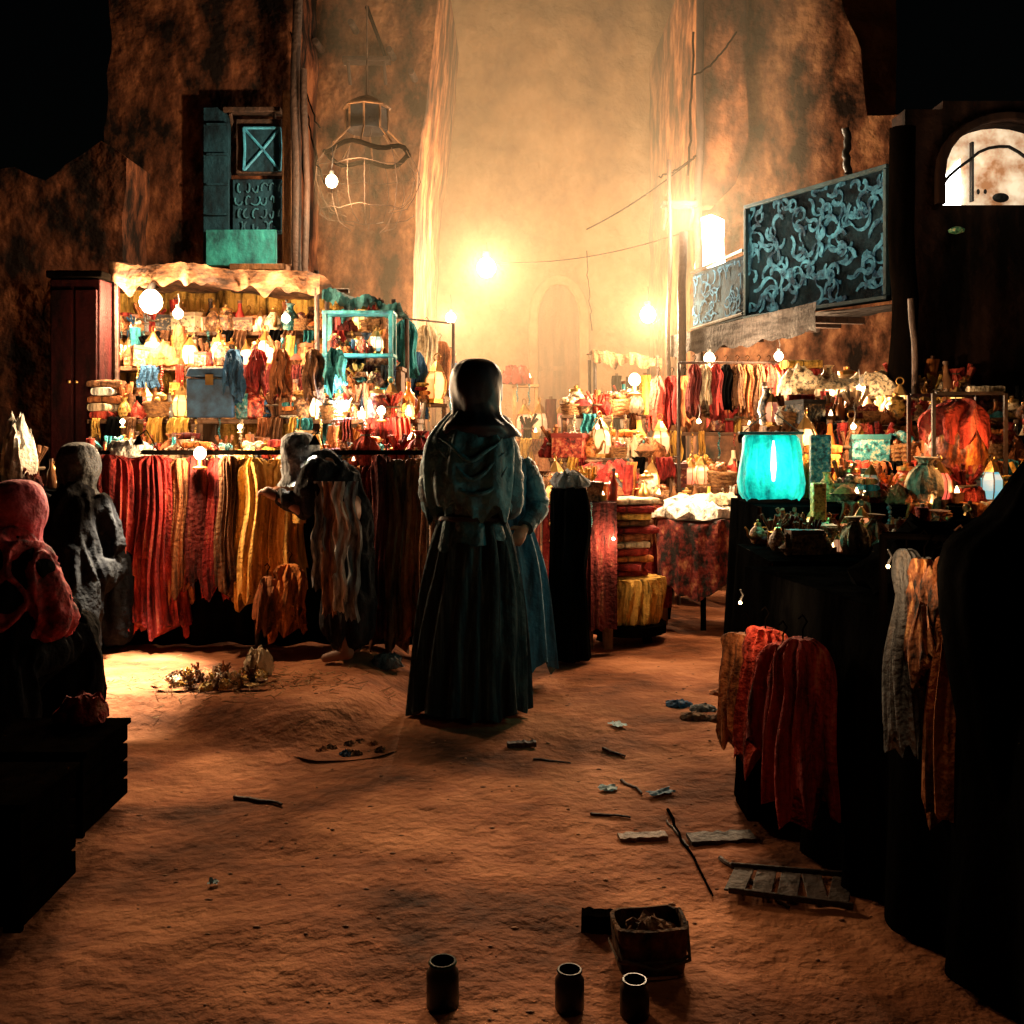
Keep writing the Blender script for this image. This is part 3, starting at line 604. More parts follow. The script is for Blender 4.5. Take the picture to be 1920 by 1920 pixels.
gl_=[(205,104,1172,'crimson','wide crimson robe at the left end of the rack'),(283,104,1168,'crimson','crimson robe beside the leftmost robe on the rack'),
(338,40,1105,'rust','narrow rust robe right of the two crimson robes'),(370,38,1095,'maroon','narrow maroon robe fourth along the rack'),(402,36,1110,'crimson','narrow crimson robe in the middle of the rack'),
(432,32,1100,'brown','narrow brown robe left of the yellow robes'),(478,56,1120,'golden','golden robe, left one of the yellow pair'),(530,70,1075,'golden','bright yellow robe, right one of the pair'),
(715,36,1185,'maroon','maroon robe just right of the stooping figure'),(745,34,1195,'brown','brown robe between maroon robe and dark standing figure'),(778,38,1180,'rust','rust robe at the right end of the rack')]
for i,(px_,w_,yb_,c,l) in enumerate(gl_):
    garment(X(px_,Yr),Yr+R.uniform(-.05,.03),1.24-R.uniform(0,.03),Z(yb_,Yr),w_/1920*Yr*1.12,c,l,R.uniform(-.2,.2),'robes hanging on the left rack',sleeves=w_>60 and i>5,seed=i*2.3+1,dep=.09 if i<2 else .07,m=gold if c=='golden' else None)
garment(X(545,5.85),5.82,.62,.27,.19,'orange','short orange cloth hanging below the yellow robes',.1,sleeves=False,seed=31)
garment(X(505,5.85),5.8,.55,.3,.14,'rust','short rust cloth hanging low beside the orange one',-.1,sleeves=False,seed=33)
def heap(x,y,z,rx,ry,h,c,label,cat='cloth',m=None,name='cloth_heap'):
    mb=MB(); n=44
    mb.rings([[(rx*k*(1+.3*nz(math.cos(a)*2+x,math.sin(a)*2+y,kk)+.1*nz(math.cos(a)*7,math.sin(a)*7,kk))*math.cos(a),ry*k*(1+.3*nz(math.cos(a)*2+x,math.sin(a)*2,kk))*math.sin(a),h*zz+.4*h*nz(math.cos(a)*4*k+x*5,math.sin(a)*4*k,7)*min(1,zz*3)) for a in [2*PI*j/n for j in range(n)]] for kk,(k,zz) in enumerate(((.8,0),(1,.12),(.98,.35),(.85,.62),(.62,.84),(.35,.96),(.1,1)))])
    return tag(mb.build(name,m or cloth(c),None,loc=(x,y,z)),label,cat)
heap(X(240,6),6.02,1.22,.15,.1,.1,'white','crumpled white cloth on top of the crimson robes')
heap(X(310,6.1),6.3,1.15,.16,.1,.12,'cream','cream cloth heap at the left of the front counter')
heap(X(12,6),6.15,1.03,.1,.1,.4,'white','tall white cloth bundle at the far left edge of the stalls')
stand('side_table','dark side table at the far left behind the seated figures',-3.3,-2.62,6.0,6.5,1.02,drape='black')
fill(-3.3,-2.62,6.02,6.45,1.03,2,'on the far left side table',.15,1.1,cols=[('brown',4),('maroon',3),('golden',1),('cream',1)])
# ---- hazy middle
stand('stall_table','small hazy far table left of the lane',X(745,10),X(930,10),9.8,10.5,.95,drape='rust')
riser('far hazy shelf left of the lane',X(745,10.4),X(870,10.4),10.6,10.8,0,1.75)
fill(X(750,10),X(930,10),9.85,10.4,.96,3,'on the far table left of the lane',.14,1.4)
fill(X(748,10.7),X(868,10.7),10.62,10.78,1.75,2,'on the far hazy shelf',.14,1.7,cols=[('teal',3),('cream',2),('golden',2),('blue',2)])
stand('stall_table','table between the left stall and the dark figure',X(640,7.6),X(845,7.6),8.1,8.6,1.1,drape='brown')
fill(X(640,8.3),X(850,8.3),8.12,8.58,1.11,3,'on the table left of the dark figure',.12,1.3)
riser('higher shelf left of the dark figure',X(745,9),X(840,9),8.9,9.1,0,1.6)
fill(X(745,9),X(840,9),8.92,9.08,1.6,2,'on the higher shelf left of the dark figure',.11,1.5)
stand('stall_table','far table at the foot of the back wall, right of the dark figure',X(970,11),X(1200,11),11,11.6,1.25,drape='rust')
fill(X(975,11),X(1200,11),11.05,11.5,1.26,3,'on the far table right of the dark figure',.15,1.6)
riser('far tall shelf right of the dark figure',X(960,12.2),X(1010,12.2),12.1,12.4,0,1.9,plaster,plaster)
fill(X(960,12.2),X(1012,12.2),12.12,12.38,1.9,2,'on the far tall shelf',.16,1.7)
canopy('stall_canopy','small faint rust canopy in the haze left of the dark figure',X(770,11),X(850,11),11,11.6,Z(640,11),Z(640,11),cloth('rust'),.12,seed=9,rag=.05)
canopy('stall_canopy','small faint brown canopy in the haze right of the far arched door',X(1110,10.4),X(1240,10.4),10.4,11.2,Z(655,10.4),Z(655,10.4),cloth('brown'),.12,seed=11,rag=.05)
riser('hazy shelf under the faint brown canopy',X(1115,10.5),X(1235,10.5),10.5,10.8,0,1.55)
fill(X(1115,10.6),X(1235,10.6),10.52,10.78,1.56,2,'under the faint brown canopy',.13,1.5)
lamp(800,690,10.6,70,'small glinting bulb under the faint rust canopy',.03,.1,col=FAR)
for i,(px_,py_,Y,c,l) in enumerate(((760,600,8.8,'teal','teal garment hanging at the end of the left stalls'),(800,610,9.4,'cream','pale garment in the haze left of the dark figure'),(825,640,9.8,'rust','rust garment in the haze nearest the dark figure'),(778,660,9.0,'blue','blue garment hung low at the end of the left stalls'))):
    garment(X(px_,Y),Y,Z(py_,Y),Z(py_+100+20*(i%2),Y),.19,c,l,seed=i+3,sleeves=False)
t=thing('hanging_rail','high rail carrying garments at the end of the left stalls','rail',(X(790,9.1),9.1,0)); MB().tube([(-.4,-.3,Z(596,9)),(.25,.6,Z(596,9.2))],.010,6).build('rail',darkwood,t); MB().tube([(-.4,-.3,0),(-.4,-.3,Z(596,9))],.015,8).build('post',darkwood,t); MB().tube([(.25,.6,0),(.25,.6,Z(596,9.2))],.015,8).build('post',darkwood,t)
for i,(px_,c) in enumerate(((455,'blue'),(498,'crimson'),(600,'brown'),(640,'teal'),(540,'rust'))):
    garment(X(px_,7.05),6.83,Z(655,6.83),Z(735-14*(i%2),6.83),.12,c,['dark blue garment hung in front of second left shelf','crimson garment hung beside the blue one on the left shelves','brown garment hung under the teal canopy','small teal garment nearest the teal canopy post','rust garment between the crimson and brown ones on the left shelves'][i],sleeves=False,seed=i+20)
# ---- centre right heaps
redc=[('red',4),('crimson',5),('rust',6),('orange',3),('golden',3),('cream',3),('teal',1),('brown',6),('black',2)]
stand('stall_table','long table of red goods right of the dark figure',X(1015,7.5),1.12,7.2,8.0,.84,drape='crimson')
riser('raised shelf behind the red goods right of the lane',X(1030,8.2),1.3,8.1,8.4,0,1.15)
fill(X(1015,7.5),1.12,7.24,8.0,.85,6,'on the red goods table',.1,1.15,cols=redc)
fill(X(1035,8.2),1.28,8.14,8.38,1.15,3,'on the raised shelf right of the lane',.105,1.25,cols=redc)
riser('higher shelf behind the red goods right of the lane',X(1050,8.8),1.3,8.6,8.85,0,1.5)
fill(X(1060,8.8),1.28,8.62,8.83,1.5,2,'on the higher shelf right of the lane',.105,1.2)
heap(.7,7.6,.85,.3,.2,.28,'crimson','large crimson cloth mound in the middle of the red goods table'); heap(.4,7.5,.85,.2,.16,.2,'rust','rust cloth mound at the left of the red goods table')
stand('stall_table','table behind the round white-clothed table',1.15,2.7,8.2,9.0,.9,drape='brown')
riser('upper shelf behind the round table',1.3,2.9,9.1,9.4,0,1.35)
fill(1.15,2.7,8.24,9.0,.91,4,'behind the round table',.12,1.25)
fill(1.3,2.9,9.14,9.38,1.35,2,'on the upper shelf behind the round table',.12,1.4)
for i,(px_,c) in enumerate(((1230,'red'),(1255,'crimson'),(1278,'rust'))):
    garment(X(px_,8.6),8.45,Z(705,8.45),Z(790+12*nz(i*3.3),8.45),.13,c,['red','crimson','rust'][i]+' garment in the row hung left of the right stall roof',sleeves=False,seed=i+40,group='garments hung left of the right stall roof')
cc=['maroon','cream','crimson','black','brown','rust','brown','red','golden']
for i in range(9):
    garment(X(1300+i*20,8.1),8.05+.02*(i%2),Z(683,8.05),Z(785+R.uniform(-28,15),8.05),.10,cc[i],['maroon garment at the left end','narrow cream garment','crimson garment beside the cream one','black garment','brown garment beside the black one','rust garment','brown garment right of the rust one','red garment near the right end','golden garment at the right end'][i]+' of the rail under the right stall roof',group='garments on the right stall rail',sleeves=False,seed=i+60)
t=thing('hanging_rail','rail carrying garments under the right stall roof','rail',(X(1380,8.05),8.05,0)); MB().tube([(-.45,0,Z(680,8.05)),(.45,0,Z(680,8.05))],.01,8).build('rail',darkwood,t)
for sx in(-1,1): MB().tube([(sx*.45,0,0),(sx*.45,0,Z(680,8.05))],.015,8).build('post',darkwood,t)
x_,y_=X(1315,7.3),7.3
t=thing('round_table','small round table right of the lane','table',(x_,y_,0))
MB().lathe([(.33,.70),(.34,.71),(.34,.73),(.33,.735)],28).build('tabletop',woodh,t)
for k in range(3): a=k*2.09+.4; MB().tube([(.2*math.cos(a),.2*math.sin(a),.7),(.27*math.cos(a),.27*math.sin(a),0)],.02,8).build('leg',sootwood,t)
mb=MB(); loft(mb,[(0,0,.75,.05,.05),(0,0,.748,.3,.3),(0,0,.74,.345,.345),(0,0,.7,.36,.36),(0,0,.5,.365,.365),(0,0,.26,.375,.375)],n=90,m=24,fold=.035,nf=16,topfold=.0,hem=.12)
tag(mb.build('tablecloth',mat('red_banded_cloth',(.5,.22,.10),(.01,.005,.004),scale=(14,14,9),rough=.85,bump=.5,c3=(.2,.02,.015),contrast=(.42,.7)),None,loc=(x_,y_,0)),'dark red patterned cloth draped over the small round table','tablecloth')
heap(x_-.05,y_,.75,.34,.32,.15,'white','bright white cloth heaped on the round table'); heap(x_+.12,y_-.1,.85,.14,.1,.08,'cream','small cream cloth heap on top of the round table')
for i in range(9): item(R.choice(['bottle','bowl','basket','jar','crumpled_cloth']),R.choice(['golden','rust','brown','cream']),(x_-.15+.05*i,y_+.26+R.uniform(-.05,.06),.79),i,.9,'at the back of the round table')
light(t,(-.1,-.1,1.35),14,(1,.76,.48),.05)
stand('low_table','low dark table right of the round table',1.72,2.2,7.0,7.5,.62,drape='brown')
fill(1.72,2.2,7.02,7.48,.63,3,'on the low table right of the round table',.12,1.3)
x_=X(1172,6.9); y_=6.85
t=thing('low_stool','dark low stool carrying the yellow basket stack','stool',(x_,y_,0)); MB().lathe([(.27,.04),(.27,.1)],18).build('seat',sootwood,t)
for k in range(4): a=k*PI/2+.6; MB().tube([(.2*math.cos(a),.2*math.sin(a),.05),(.22*math.cos(a),.22*math.sin(a),-.01)],.03,8).build('leg',sootwood,t)
mb=MB(); loft(mb,[(0,0,.3,.24,.2),(0,0,.27,.245,.2),(0,0,.18,.25,.21),(0,0,.03,.23,.19),(0,0,0,.2,.17)],n=110,m=14,fold=.045,nf=22,topfold=.7)
tag(mb.build('gathered_basket',cloth('golden'),None,loc=(x_,y_,.1)),'wide yellow gathered cloth basket on the low dark stool','basket')
for k in range(11):
    c=['red','crimson','orange','red','cream','rust','crimson','brown','golden','crimson','cream'][k]
    item('folded_cloth',c,(x_+R.uniform(-.05,.05)-.03,y_+R.uniform(-.03,.03),.4+k*.048),R.uniform(-.4,.4),(1.45*R.uniform(.8,1.1),1.3,1.15),'stacked on the yellow basket')
lamp(1150,1010,6.3,9,'tiny lamp glinting before the red folded stack',.010,.1,m=flame)
x_=X(1068,6.2)
t=thing('draped_stand','narrow stand draped to the ground in black cloth right of the blue skirt','stand',(x_,6.2,0))
mb=MB(); loft(mb,[(0,0,1.05,.03,.03),(0,0,1.045,.08,.07),(0,0,1.0,.10,.09),(.01,0,.8,.11,.1),(-.01,0,.5,.10,.11),(0,0,0.0,.12,.12)],n=60,m=24,fold=.035,nf=7,seed=3,topfold=.6); mb.build('black_drape',cloth('black'),t); MB().tube([(0,0,0),(0,0,1.03)],.02,8).build('pole',wood,t)
heap(x_,6.2,1.03,.11,.1,.1,'grey','dark grey cloth bundle on the black draped stand')
stand('small_table','small table between black stand and red stack',X(1085,6.6),X(1150,6.6),6.4,6.8,.92,drape='maroon')
fill(X(1085,6.6),X(1160,6.6),6.42,6.78,.93,2,'on the small table by the black stand',.12,.9,cols=redc)
# ---- right stall tiers
tiers=[(1.04,2.6,4.1,4.68,.86,'lowest','black'),(1.14,2.8,4.7,5.28,1.03,'second','black'),(1.32,3.1,5.3,5.95,1.2,'third','black'),(1.5,3.5,5.98,6.6,1.4,'fourth','brown')]
for x0,x1,y0,y1,z,nm,dr in tiers:
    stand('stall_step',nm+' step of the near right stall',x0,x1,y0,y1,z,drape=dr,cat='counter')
fill(1.1,2.5,4.2,4.68,.87,4,'on the lowest right step',.1,.7,cols=[('brown',6),('rust',3),('maroon',2),('golden',3),('cream',2),('red',1)],scarves=False)
fill(1.5,2.7,4.75,5.25,1.04,4,'on the second right step',.095,.85,cols=redc)
fill(1.36,3.0,5.35,5.9,1.21,4,'on the third right step',.095,.95)
fill(1.55,3.3,6.02,6.55,1.41,4,'on the fourth right step',.1,1.0)
riser('lit shelf at the back of the right stall',1.9,3.3,6.95,7.2,0,1.55)
fill(1.95,3.2,6.98,7.18,1.56,3,'on the lit right back shelf',.1,1.2,cols=[('orange',3),('golden',4),('cream',3),('red',2),('brown',4)])
for i,(px_,py_,rx) in enumerate(((1560,712,.22),(1640,705,.2),(1500,722,.14))):
    heap(X(px_,6.8),6.83,Z(748,6.85),rx,.14,.14+.03*i,'cream',['cream cloth heap in the middle of the lit right shelf','cream cloth heap at the right of the lit shelf','small cream heap at the left of the lit shelf'][i],m=paint('cream'))
riser('small riser under the cream heaps of the right stall',1.8,2.7,6.72,6.9,0,Z(748,6.85))
# turquoise boxy cloth lantern
p=at(1445,938,4.9); 
t=thing('cloth_lantern','glowing turquoise boxy cloth lantern on the near right stall','lantern',(p.x,4.9,1.045),-.12)
tg=mat('turquoise_glow_cloth',(.04,1,.72),(.0,.06,.07),rough=.6,bump=.6,em=(.01,.5,.38),es=1,scale=(13,13,4),contrast=(.30,.72),c3=(.005,.45,.38))
nt=tg.node_tree; nt.links.new([n for n in nt.nodes if n.type=='VALTORGB'][0].outputs[0],nt.nodes['Principled BSDF'].inputs['Emission Color']); nt.nodes['Principled BSDF'].inputs['Emission Strength'].default_value=.85
def sqr(hw,hd,z,sd,n=72,p=.4,a=.012): return [(hw*math.copysign(abs(math.cos(2*PI*j/n))**p,math.cos(2*PI*j/n))+a*nz(math.cos(2*PI*j/n)*3,math.sin(2*PI*j/n)*3,z*7+sd),hd*math.copysign(abs(math.sin(2*PI*j/n))**p,math.sin(2*PI*j/n))+a*nz(j*.9,z*3,sd),z+a*2.2*nz(math.cos(2*PI*j/n)*4,math.sin(2*PI*j/n)*4,sd)*(z<.05)) for j in range(n)]
MB().rings([sqr(.118,.07,.315,1),sqr(.128,.078,.30,1),sqr(.136,.085,.24,1),sqr(.146,.09,.16,1),sqr(.152,.095,.09,1),sqr(.146,.092,.04,1),sqr(.13,.08,.015,1)]).build('cloth_body',tg,t)
MB().box((0,0,.325),(.3,.1,.012)).build('top_bar',darkwood,t,bevel=.003)
for sx in(-1,1): MB().tube([(sx*.13,-.02,.33),(sx*.02,0,.42)],.003,5).build('hanging_cord',darkwood,t)
MB().lathe([(.006,.10),(.013,.16),(.010,.24),(.003,.29)],10,c=(0,-.1,0)).build('flame_highlight',glow('teal_core',(.7,1,.85),6),t)
light(t,(0,-.3,.2),5,(.15,1,.8),.08)
p=at(1797,905,4.95)
bx=tag(MB().box((0,0,.055),(.4,.3,.11)).build('crate',woodh,None,bevel=.01,loc=(p.x,4.98,1.045)),'low wooden crate under the dim orange lantern','crate')
t=thing('caged_lantern','dim orange red glass lantern inside a wooden cage frame at the right','lantern',(p.x,4.98,1.157))
og=mat('ember_glass',(.8,.36,.06),(.04,.008,.005),rough=.5,bump=.6,em=(1,.2,.02),es=.02,scale=(24,24,7),c3=(.42,.08,.02),contrast=(.38,.68))
MB().lathe([(.08,0),(.12,.02),(.145,.1),(.14,.2),(.1,.27),(.06,.29)],26).build('glass_body',og,t); 
mb=MB(); loft(mb,[(0,0,.38,.02,.02),(0.02,0,.35,.07,.1),(0,0,.28,.14,.14),(0,0,.17,.155,.155)],n=50,m=12,fold=.035,nf=7,topfold=.6,hem=.1); mb.build('cloth_cap',cloth('red'),t)
for sx in(-1,1):
    for sy in(-1,1): MB().box((sx*.17,sy*.15,.2),(.016,.016,.4)).build('cage_post',darkwood,t)
for zz in(.01,.4): 
    for s_ in(-1,1): MB().box((0,s_*.15,zz),(.32,.014,.016)).build('cage_rail',darkwood,t)
light(t,(0,-.3,.2),4,(1,.5,.18),.06)
tag(MB().box((0,0,.14),(.06,.05,.28)).build('upright_box',paint('golden'),None,bevel=.006,loc=(X(1528,4.6),4.55,.87)),'tall golden box standing on the lowest right step','box')
tag(MB().box((0,0,.16),(.1,.04,.32)).build('painted_panel',paint('teal'),None,bevel=.006,loc=(X(1540,5.0),5.02,1.04)),'narrow teal painted panel right of the turquoise lantern','panel')
# near black-draped table
xa,ya,xb,yb=.9,3.95,1.24,2.3
bt=thing('draped_table','long black-draped table filling the right foreground','table',(1.9,3.1,0))
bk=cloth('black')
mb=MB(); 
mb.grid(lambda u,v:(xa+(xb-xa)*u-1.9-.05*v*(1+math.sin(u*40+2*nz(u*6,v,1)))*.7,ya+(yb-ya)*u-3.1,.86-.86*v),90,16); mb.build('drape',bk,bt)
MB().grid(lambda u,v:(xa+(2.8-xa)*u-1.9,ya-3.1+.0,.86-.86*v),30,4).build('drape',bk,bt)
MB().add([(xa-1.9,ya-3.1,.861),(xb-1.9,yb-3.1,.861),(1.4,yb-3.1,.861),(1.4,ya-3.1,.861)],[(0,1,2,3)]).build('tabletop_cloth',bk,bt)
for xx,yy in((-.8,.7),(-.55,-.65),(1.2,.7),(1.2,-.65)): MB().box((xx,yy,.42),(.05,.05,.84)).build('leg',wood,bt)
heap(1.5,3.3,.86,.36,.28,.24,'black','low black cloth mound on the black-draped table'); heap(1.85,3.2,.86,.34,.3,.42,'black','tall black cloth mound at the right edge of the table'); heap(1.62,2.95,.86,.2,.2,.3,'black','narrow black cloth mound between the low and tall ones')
for i,(px_,w_,y0_,y1_,c) in enumerate(((1402,90,1178,1375,'rust'),(1438,100,1168,1385,'red'),(1470,90,1195,1395,'crimson'),(1506,110,1185,1480,'crimson'))):
    Y=3.82-.15*i; garment(X(px_,Y)-.03,Y-.10,Z(y0_,Y),Z(y1_,Y),w_/1920*Y*1.1,c,['rust cloth at the left of the row','wide red cloth second in the row','crimson cloth third in the row','long crimson cloth at the right of the row'][i]+' hanging off the black table',-.8,group='red cloths hanging off the black table',sleeves=False,dep=.05,seed=i+80)
tag(MB().box((0,0,.11),(.16,.2,.22)).build('dark_box',sootwood,None,bevel=.01,loc=(X(1415,3.85),3.72,.0)),'dark box under the red hanging cloths','box')
tgold=mat('brown_gold_pattern',(.9,.52,.2),(.008,.004,.003),scale=(20,20,8),rough=.8,bump=.8,c3=(.28,.10,.04),contrast=(.42,.66))
for i,(px_,w_,y0_,y1_,c) in enumerate(((1700,60,1030,1400,'grey'),(1730,70,1045,1250,'rust'),(1756,76,1060,1190,'brown'),(1790,110,1035,1530,'rust'),(1822,80,1060,1300,'orange'))):
    Y=2.82-.03*i; t=garment(X(px_,Y),Y-.012*i,Z(y0_,Y),Z(y1_,Y),w_/1920*Y,c,['long grey scarf at the left','patterned rust scarf second from the left','short brown patterned scarf in the middle','longest rust patterned scarf','narrow orange patterned scarf at the right'][i]+' of the right foreground rail',-.7,group='scarves hanging in the right foreground',sleeves=False,dep=.035,seed=i+90)
    if i: t.children[0].data.materials[0]=tgold
t=thing('scarf_rail','low rail holding scarves in the right foreground','rail',(X(1745,2.8),2.8,0)); MB().tube([(-.12,0.04,1.1),(.25,-.14,1.1)],.01,8).build('rail',sootwood,t); MB().tube([(.24,-.14,.86),(.24,-.14,1.1)],.015,8).build('post',sootwood,t); MB().tube([(-.115,.04,.86),(-.115,.04,1.1)],.012,8).build('post',sootwood,t)
mb=MB(); loft(mb,[(0.03,0,1.38,.03,.03),(.02,0,1.32,.07,.07),(-.01,0,1.18,.13,.13),(-.05,0,1.0,.22,.2),(.06,0,.3,.22,.24),(.06,0,0,.24,.26)],n=60,m=24,fold=.04,nf=9,seed=4)
tag(mb.build('draped_post',bk,None,loc=(X(1925,2.6)+.06,2.6,0)),'black cloth-shrouded post at the right edge of the picture','post')
def dark_crate(x0,x1,y0,y1,h,label):
    t=thing('crate',label,'crate',((x0+x1)/2,(y0+y1)/2,0),0); w,d_=x1-x0,y1-y0
    n=4
    for k in range(n): MB().box((0,0,h*(k+.5)/n),(w,d_,h/n-.012)).build('plank_course',sootwood,t,bevel=.004)
    for sx in(-1,1): MB().box((sx*(w/2-.02),-d_/2-.012,h/2),(.05,.022,h)).build('corner_batten',sootwood,t,bevel=.003)
    MB().box((0,0,h+.01),(w+.02,d_+.02,.02)).build('lid',sootwood,t,bevel=.004)
dark_crate(-2.2,X(240,3.9),3.5,3.9,.27,'wide black wooden crate at the left edge in front of the seated figure')
dark_crate(-1.9,X(143,3.2),2.85,3.2,.33,'nearest black crate at the lower left edge')
heap(X(165,3.9),3.85,.29,.1,.08,.1,'crimson','red cloth bundle lying on the wide black crate')
# ------------------------------------------------------------ people
def head_parts(c,f,s=1,side=None):
    f=Vector(f).normalized(); up=Vector((0,0,1)); sd=f.cross(up).normalized(); c=Vector(c); P=[('s',c,(.072*s,.08*s,.1*s)),('s',c+f*.02-up*.045,(.055*s,.058*s,.06*s))]
    P+=[('t',[c+f*.07+up*.015,c+f*.098-up*.02],[.011,.015]),('t',[c+f*.072-sd*.022-up*.05,c+f*.072+sd*.022-up*.05],[.012,.012]),('s',c+f*.06-up*.085,(.024,.024,.02))]
    for q in(-1,1): P+=[('s',c+sd*q*.073-f*.005-up*.01,(.014,.018,.03)),('t',[c+f*.068+sd*q*.018+up*.028,c+f*.064+sd*q*.045+up*.026],[.01,.009])]
    return P,sd,f
def hand(w,d,n,s=1):
    w=Vector(w); d=Vector(d).normalized(); n=Vector(n).normalized(); sd=d.cross(n).normalized(); P=[]
    P.append(('t',[w,w+d*.045*s,w+d*.085*s],[.022,.03,.03]))
    for i,(o,L) in enumerate(((-.028,.07),(-.01,.08),(.01,.075),(.028,.058))):
        a=w+d*.085*s+sd*o*s; P.append(('t',[a-d*.02,a+d*L*.45*s+n*.006,a+d*L*.75*s+n*.025*s,a+d*L*.82*s+n*.045*s],[.0105,.0095,.009,.008]))
    a=w+d*.03*s-sd*.025*s; P.append(('t',[a,a-sd*.028+d*.025+n*.012,a-sd*.036+d*.055+n*.03],[.014,.012,.009]))
    return P
def body(J,parent,face,sk=skin,hands=None,voxel=.0085):
    P,sd,f=head_parts(J['head'],face); T=lambda pts,r:P.append(('t',pts,r))
    T([J['pelvis'],Vector(J['pelvis']).lerp(Vector(J['chest']),.5),J['chest']],[.11,.095,.10]); T([J['chest'],J['neck'],Vector(J['head'])-Vector((0,0,.04))],[.07,.045,.048])
    for s_ in'lr':
        T([J['chest'],J['sh'+s_]],[.07,.045]); T([J['sh'+s_],J['el'+s_]],[.042,.034]); T([J['el'+s_],J['wr'+s_]],[.034,.024])
        T([J['pelvis'],J['hi'+s_]],[.10,.085]); T([J['hi'+s_],J['kn'+s_]],[.08,.055]); T([J['kn'+s_],J['an'+s_]],[.052,.034]); T([J['an'+s_],J['to'+s_]],[.038,.026])
        d=Vector(J['wr'+s_])-Vector(J['el'+s_]); P+=hand(J['wr'+s_],d,J.get('pn'+s_,(0,0,-1)))
    o=blob('body',P,sk,parent,voxel,0,smooth=3)
    c=Vector(J['head'])
    for q in(-1,1): MB().sph(c+f*.068+sd*q*.03+Vector((0,0,.008)),.012,10,8).build('eye',paint('black'),parent)
    return o
def stand_J(h=1.66,arm=None):
    k=h/1.7; J={'pelvis':(0,0,.93*k),'chest':(0,0,1.26*k),'neck':(0,0,1.44*k),'head':(0,.02,1.585*k)}
    for s_,x in(('l',-1),('r',1)):
        J['sh'+s_]=(x*.15,0,1.37*k); J['el'+s_]=(x*.2,-.02,1.09*k); J['wr'+s_]=(x*.15,.18,.98*k)
        J['hi'+s_]=(x*.09,0,.9*k); J['kn'+s_]=(x*.1,.02,.5*k); J['an'+s_]=(x*.1,-.01,.07); J['to'+s_]=(x*.12,.14,.03)
    return J
def sleeve(mb,pts,r,seed,n=22,m=30,w=.007):
    keys=[tuple(p)+(q,) for p,q in zip(pts,r)]; P=[];RR=[]
    for i in range(m+1):
        k=cr(keys,i/m); P.append(Vector(k[:3])); RR.append(max(.01,k[3]+w*nz(i*.45,seed,1)+.0025*math.sin(i*1.9+seed)))
    mb.tube(P,RR,n); return mb
pm=thing('person','tall figure seen from behind in dark headscarf, teal shawl and long dark skirt','person',(X(885,5),5.0,gz(X(885,5),5)))
J=stand_J(1.70); J['head']=(.02,.01,1.595); J['ell']=(-.195,-.01,1.1); J['elr']=(.185,-.01,1.1); J['wrl']=(-.15,.2,.98); J['wrr']=(.12,.2,.98)
body(J,pm,(.85,.5,0))
coat=mat('teal_coat',(.035,.16,.22),(.005,.02,.03),scale=(10,10,4),rough=.6,bump=.9,bscale=22,spec=.45)
shawlm=mat('teal_shawl',(.06,.22,.29),(.007,.028,.042),scale=(8,8,5),rough=.6,bump=.9,bscale=18,spec=.45)
skirtm=mat('dark_skirt',(.05,.09,.10),(.003,.004,.006),scale=(26,26,1.2),rough=.8,bump=.7,bscale=30,c3=(.008,.026,.036),spec=.2)
scarfm=mat('dark_headscarf',(.012,.016,.030),(.003,.004,.008),scale=(12,12,7),rough=.5,bump=.3,bscale=14,spec=.45)
mb=MB(); loft(mb,[(0,0,.99,.14,.115),(0,0,.93,.165,.13),(0,0,.8,.195,.15),(-.005,0,.55,.24,.18),(-.01,0,.25,.272,.205),(-.015,0,.035,.295,.215)],n=180,m=70,fold=.042,nf=17,seed=2,topfold=.25,hem=.05)
mb.build('skirt',skirtm,pm)
mb=MB(); loft(mb,[(0,0,1.45,.07,.07),(0,0,1.41,.11,.09),(0,0,1.36,.155,.11),(0,0,1.25,.175,.13),(0,0,1.1,.165,.128),(0,0,1.0,.155,.125),(0,0,.95,.16,.13),(0,0,.84,.188,.155)],n=90,m=50,fold=.02,nf=7,seed=5,topfold=.5,hem=.1)
mb.build('tunic',coat,pm)
MB().rings([[((.162+e+.006*nz(j*.3,z*20))*math.cos(2*PI*j/60),(.134+e)*math.sin(2*PI*j/60),z+.02*nz(j*.2)) for j in range(60)] for e,z in((0,.945),(.010,.953),(.010,.970),(.0,.98))]).build('sash',scarfm,pm)
for s_,q in(('l',-1),('r',1)):
    mb=sleeve(MB(),[(q*.11,0,1.39),(q*.155,-.005,1.32),(q*.18,-.01,1.2),Vector(J['el'+s_]),(q*.18,.07,1.01),Vector(J['wr'+s_])],[.05,.064,.066,.066,.066,.055],q+4); mb.build('sleeve',coat,pm)
mb=MB(); loft(mb,[(0.01,0,1.49,.10,.09),(0,0,1.44,.135,.11),(0,-.01,1.39,.175,.135),(0,-.015,1.31,.21,.16),(-.01,-.02,1.2,.222,.172),(-.01,-.02,1.08,.22,.175),(-.01,-.02,1.0,.205,.155)],n=140,m=54,fold=.032,nf=6,seed=9,topfold=.5,hem=.22)
mb.build('shawl',shawlm,pm)
for k in range(3):
    z0=1.35-.07*k; MB().tube([(-.15+.3*t+.01*k,-.145-.045*math.sin(PI*t)-.004*k,z0-.09*math.sin(PI*t)*(1+.25*k)+.03*nz(t*3,k)) for t in [i/16 for i in range(17)]],[.003+.010*math.sin(PI*i/16) for i in range(17)],8).build('shawl_fold',shawlm,pm)
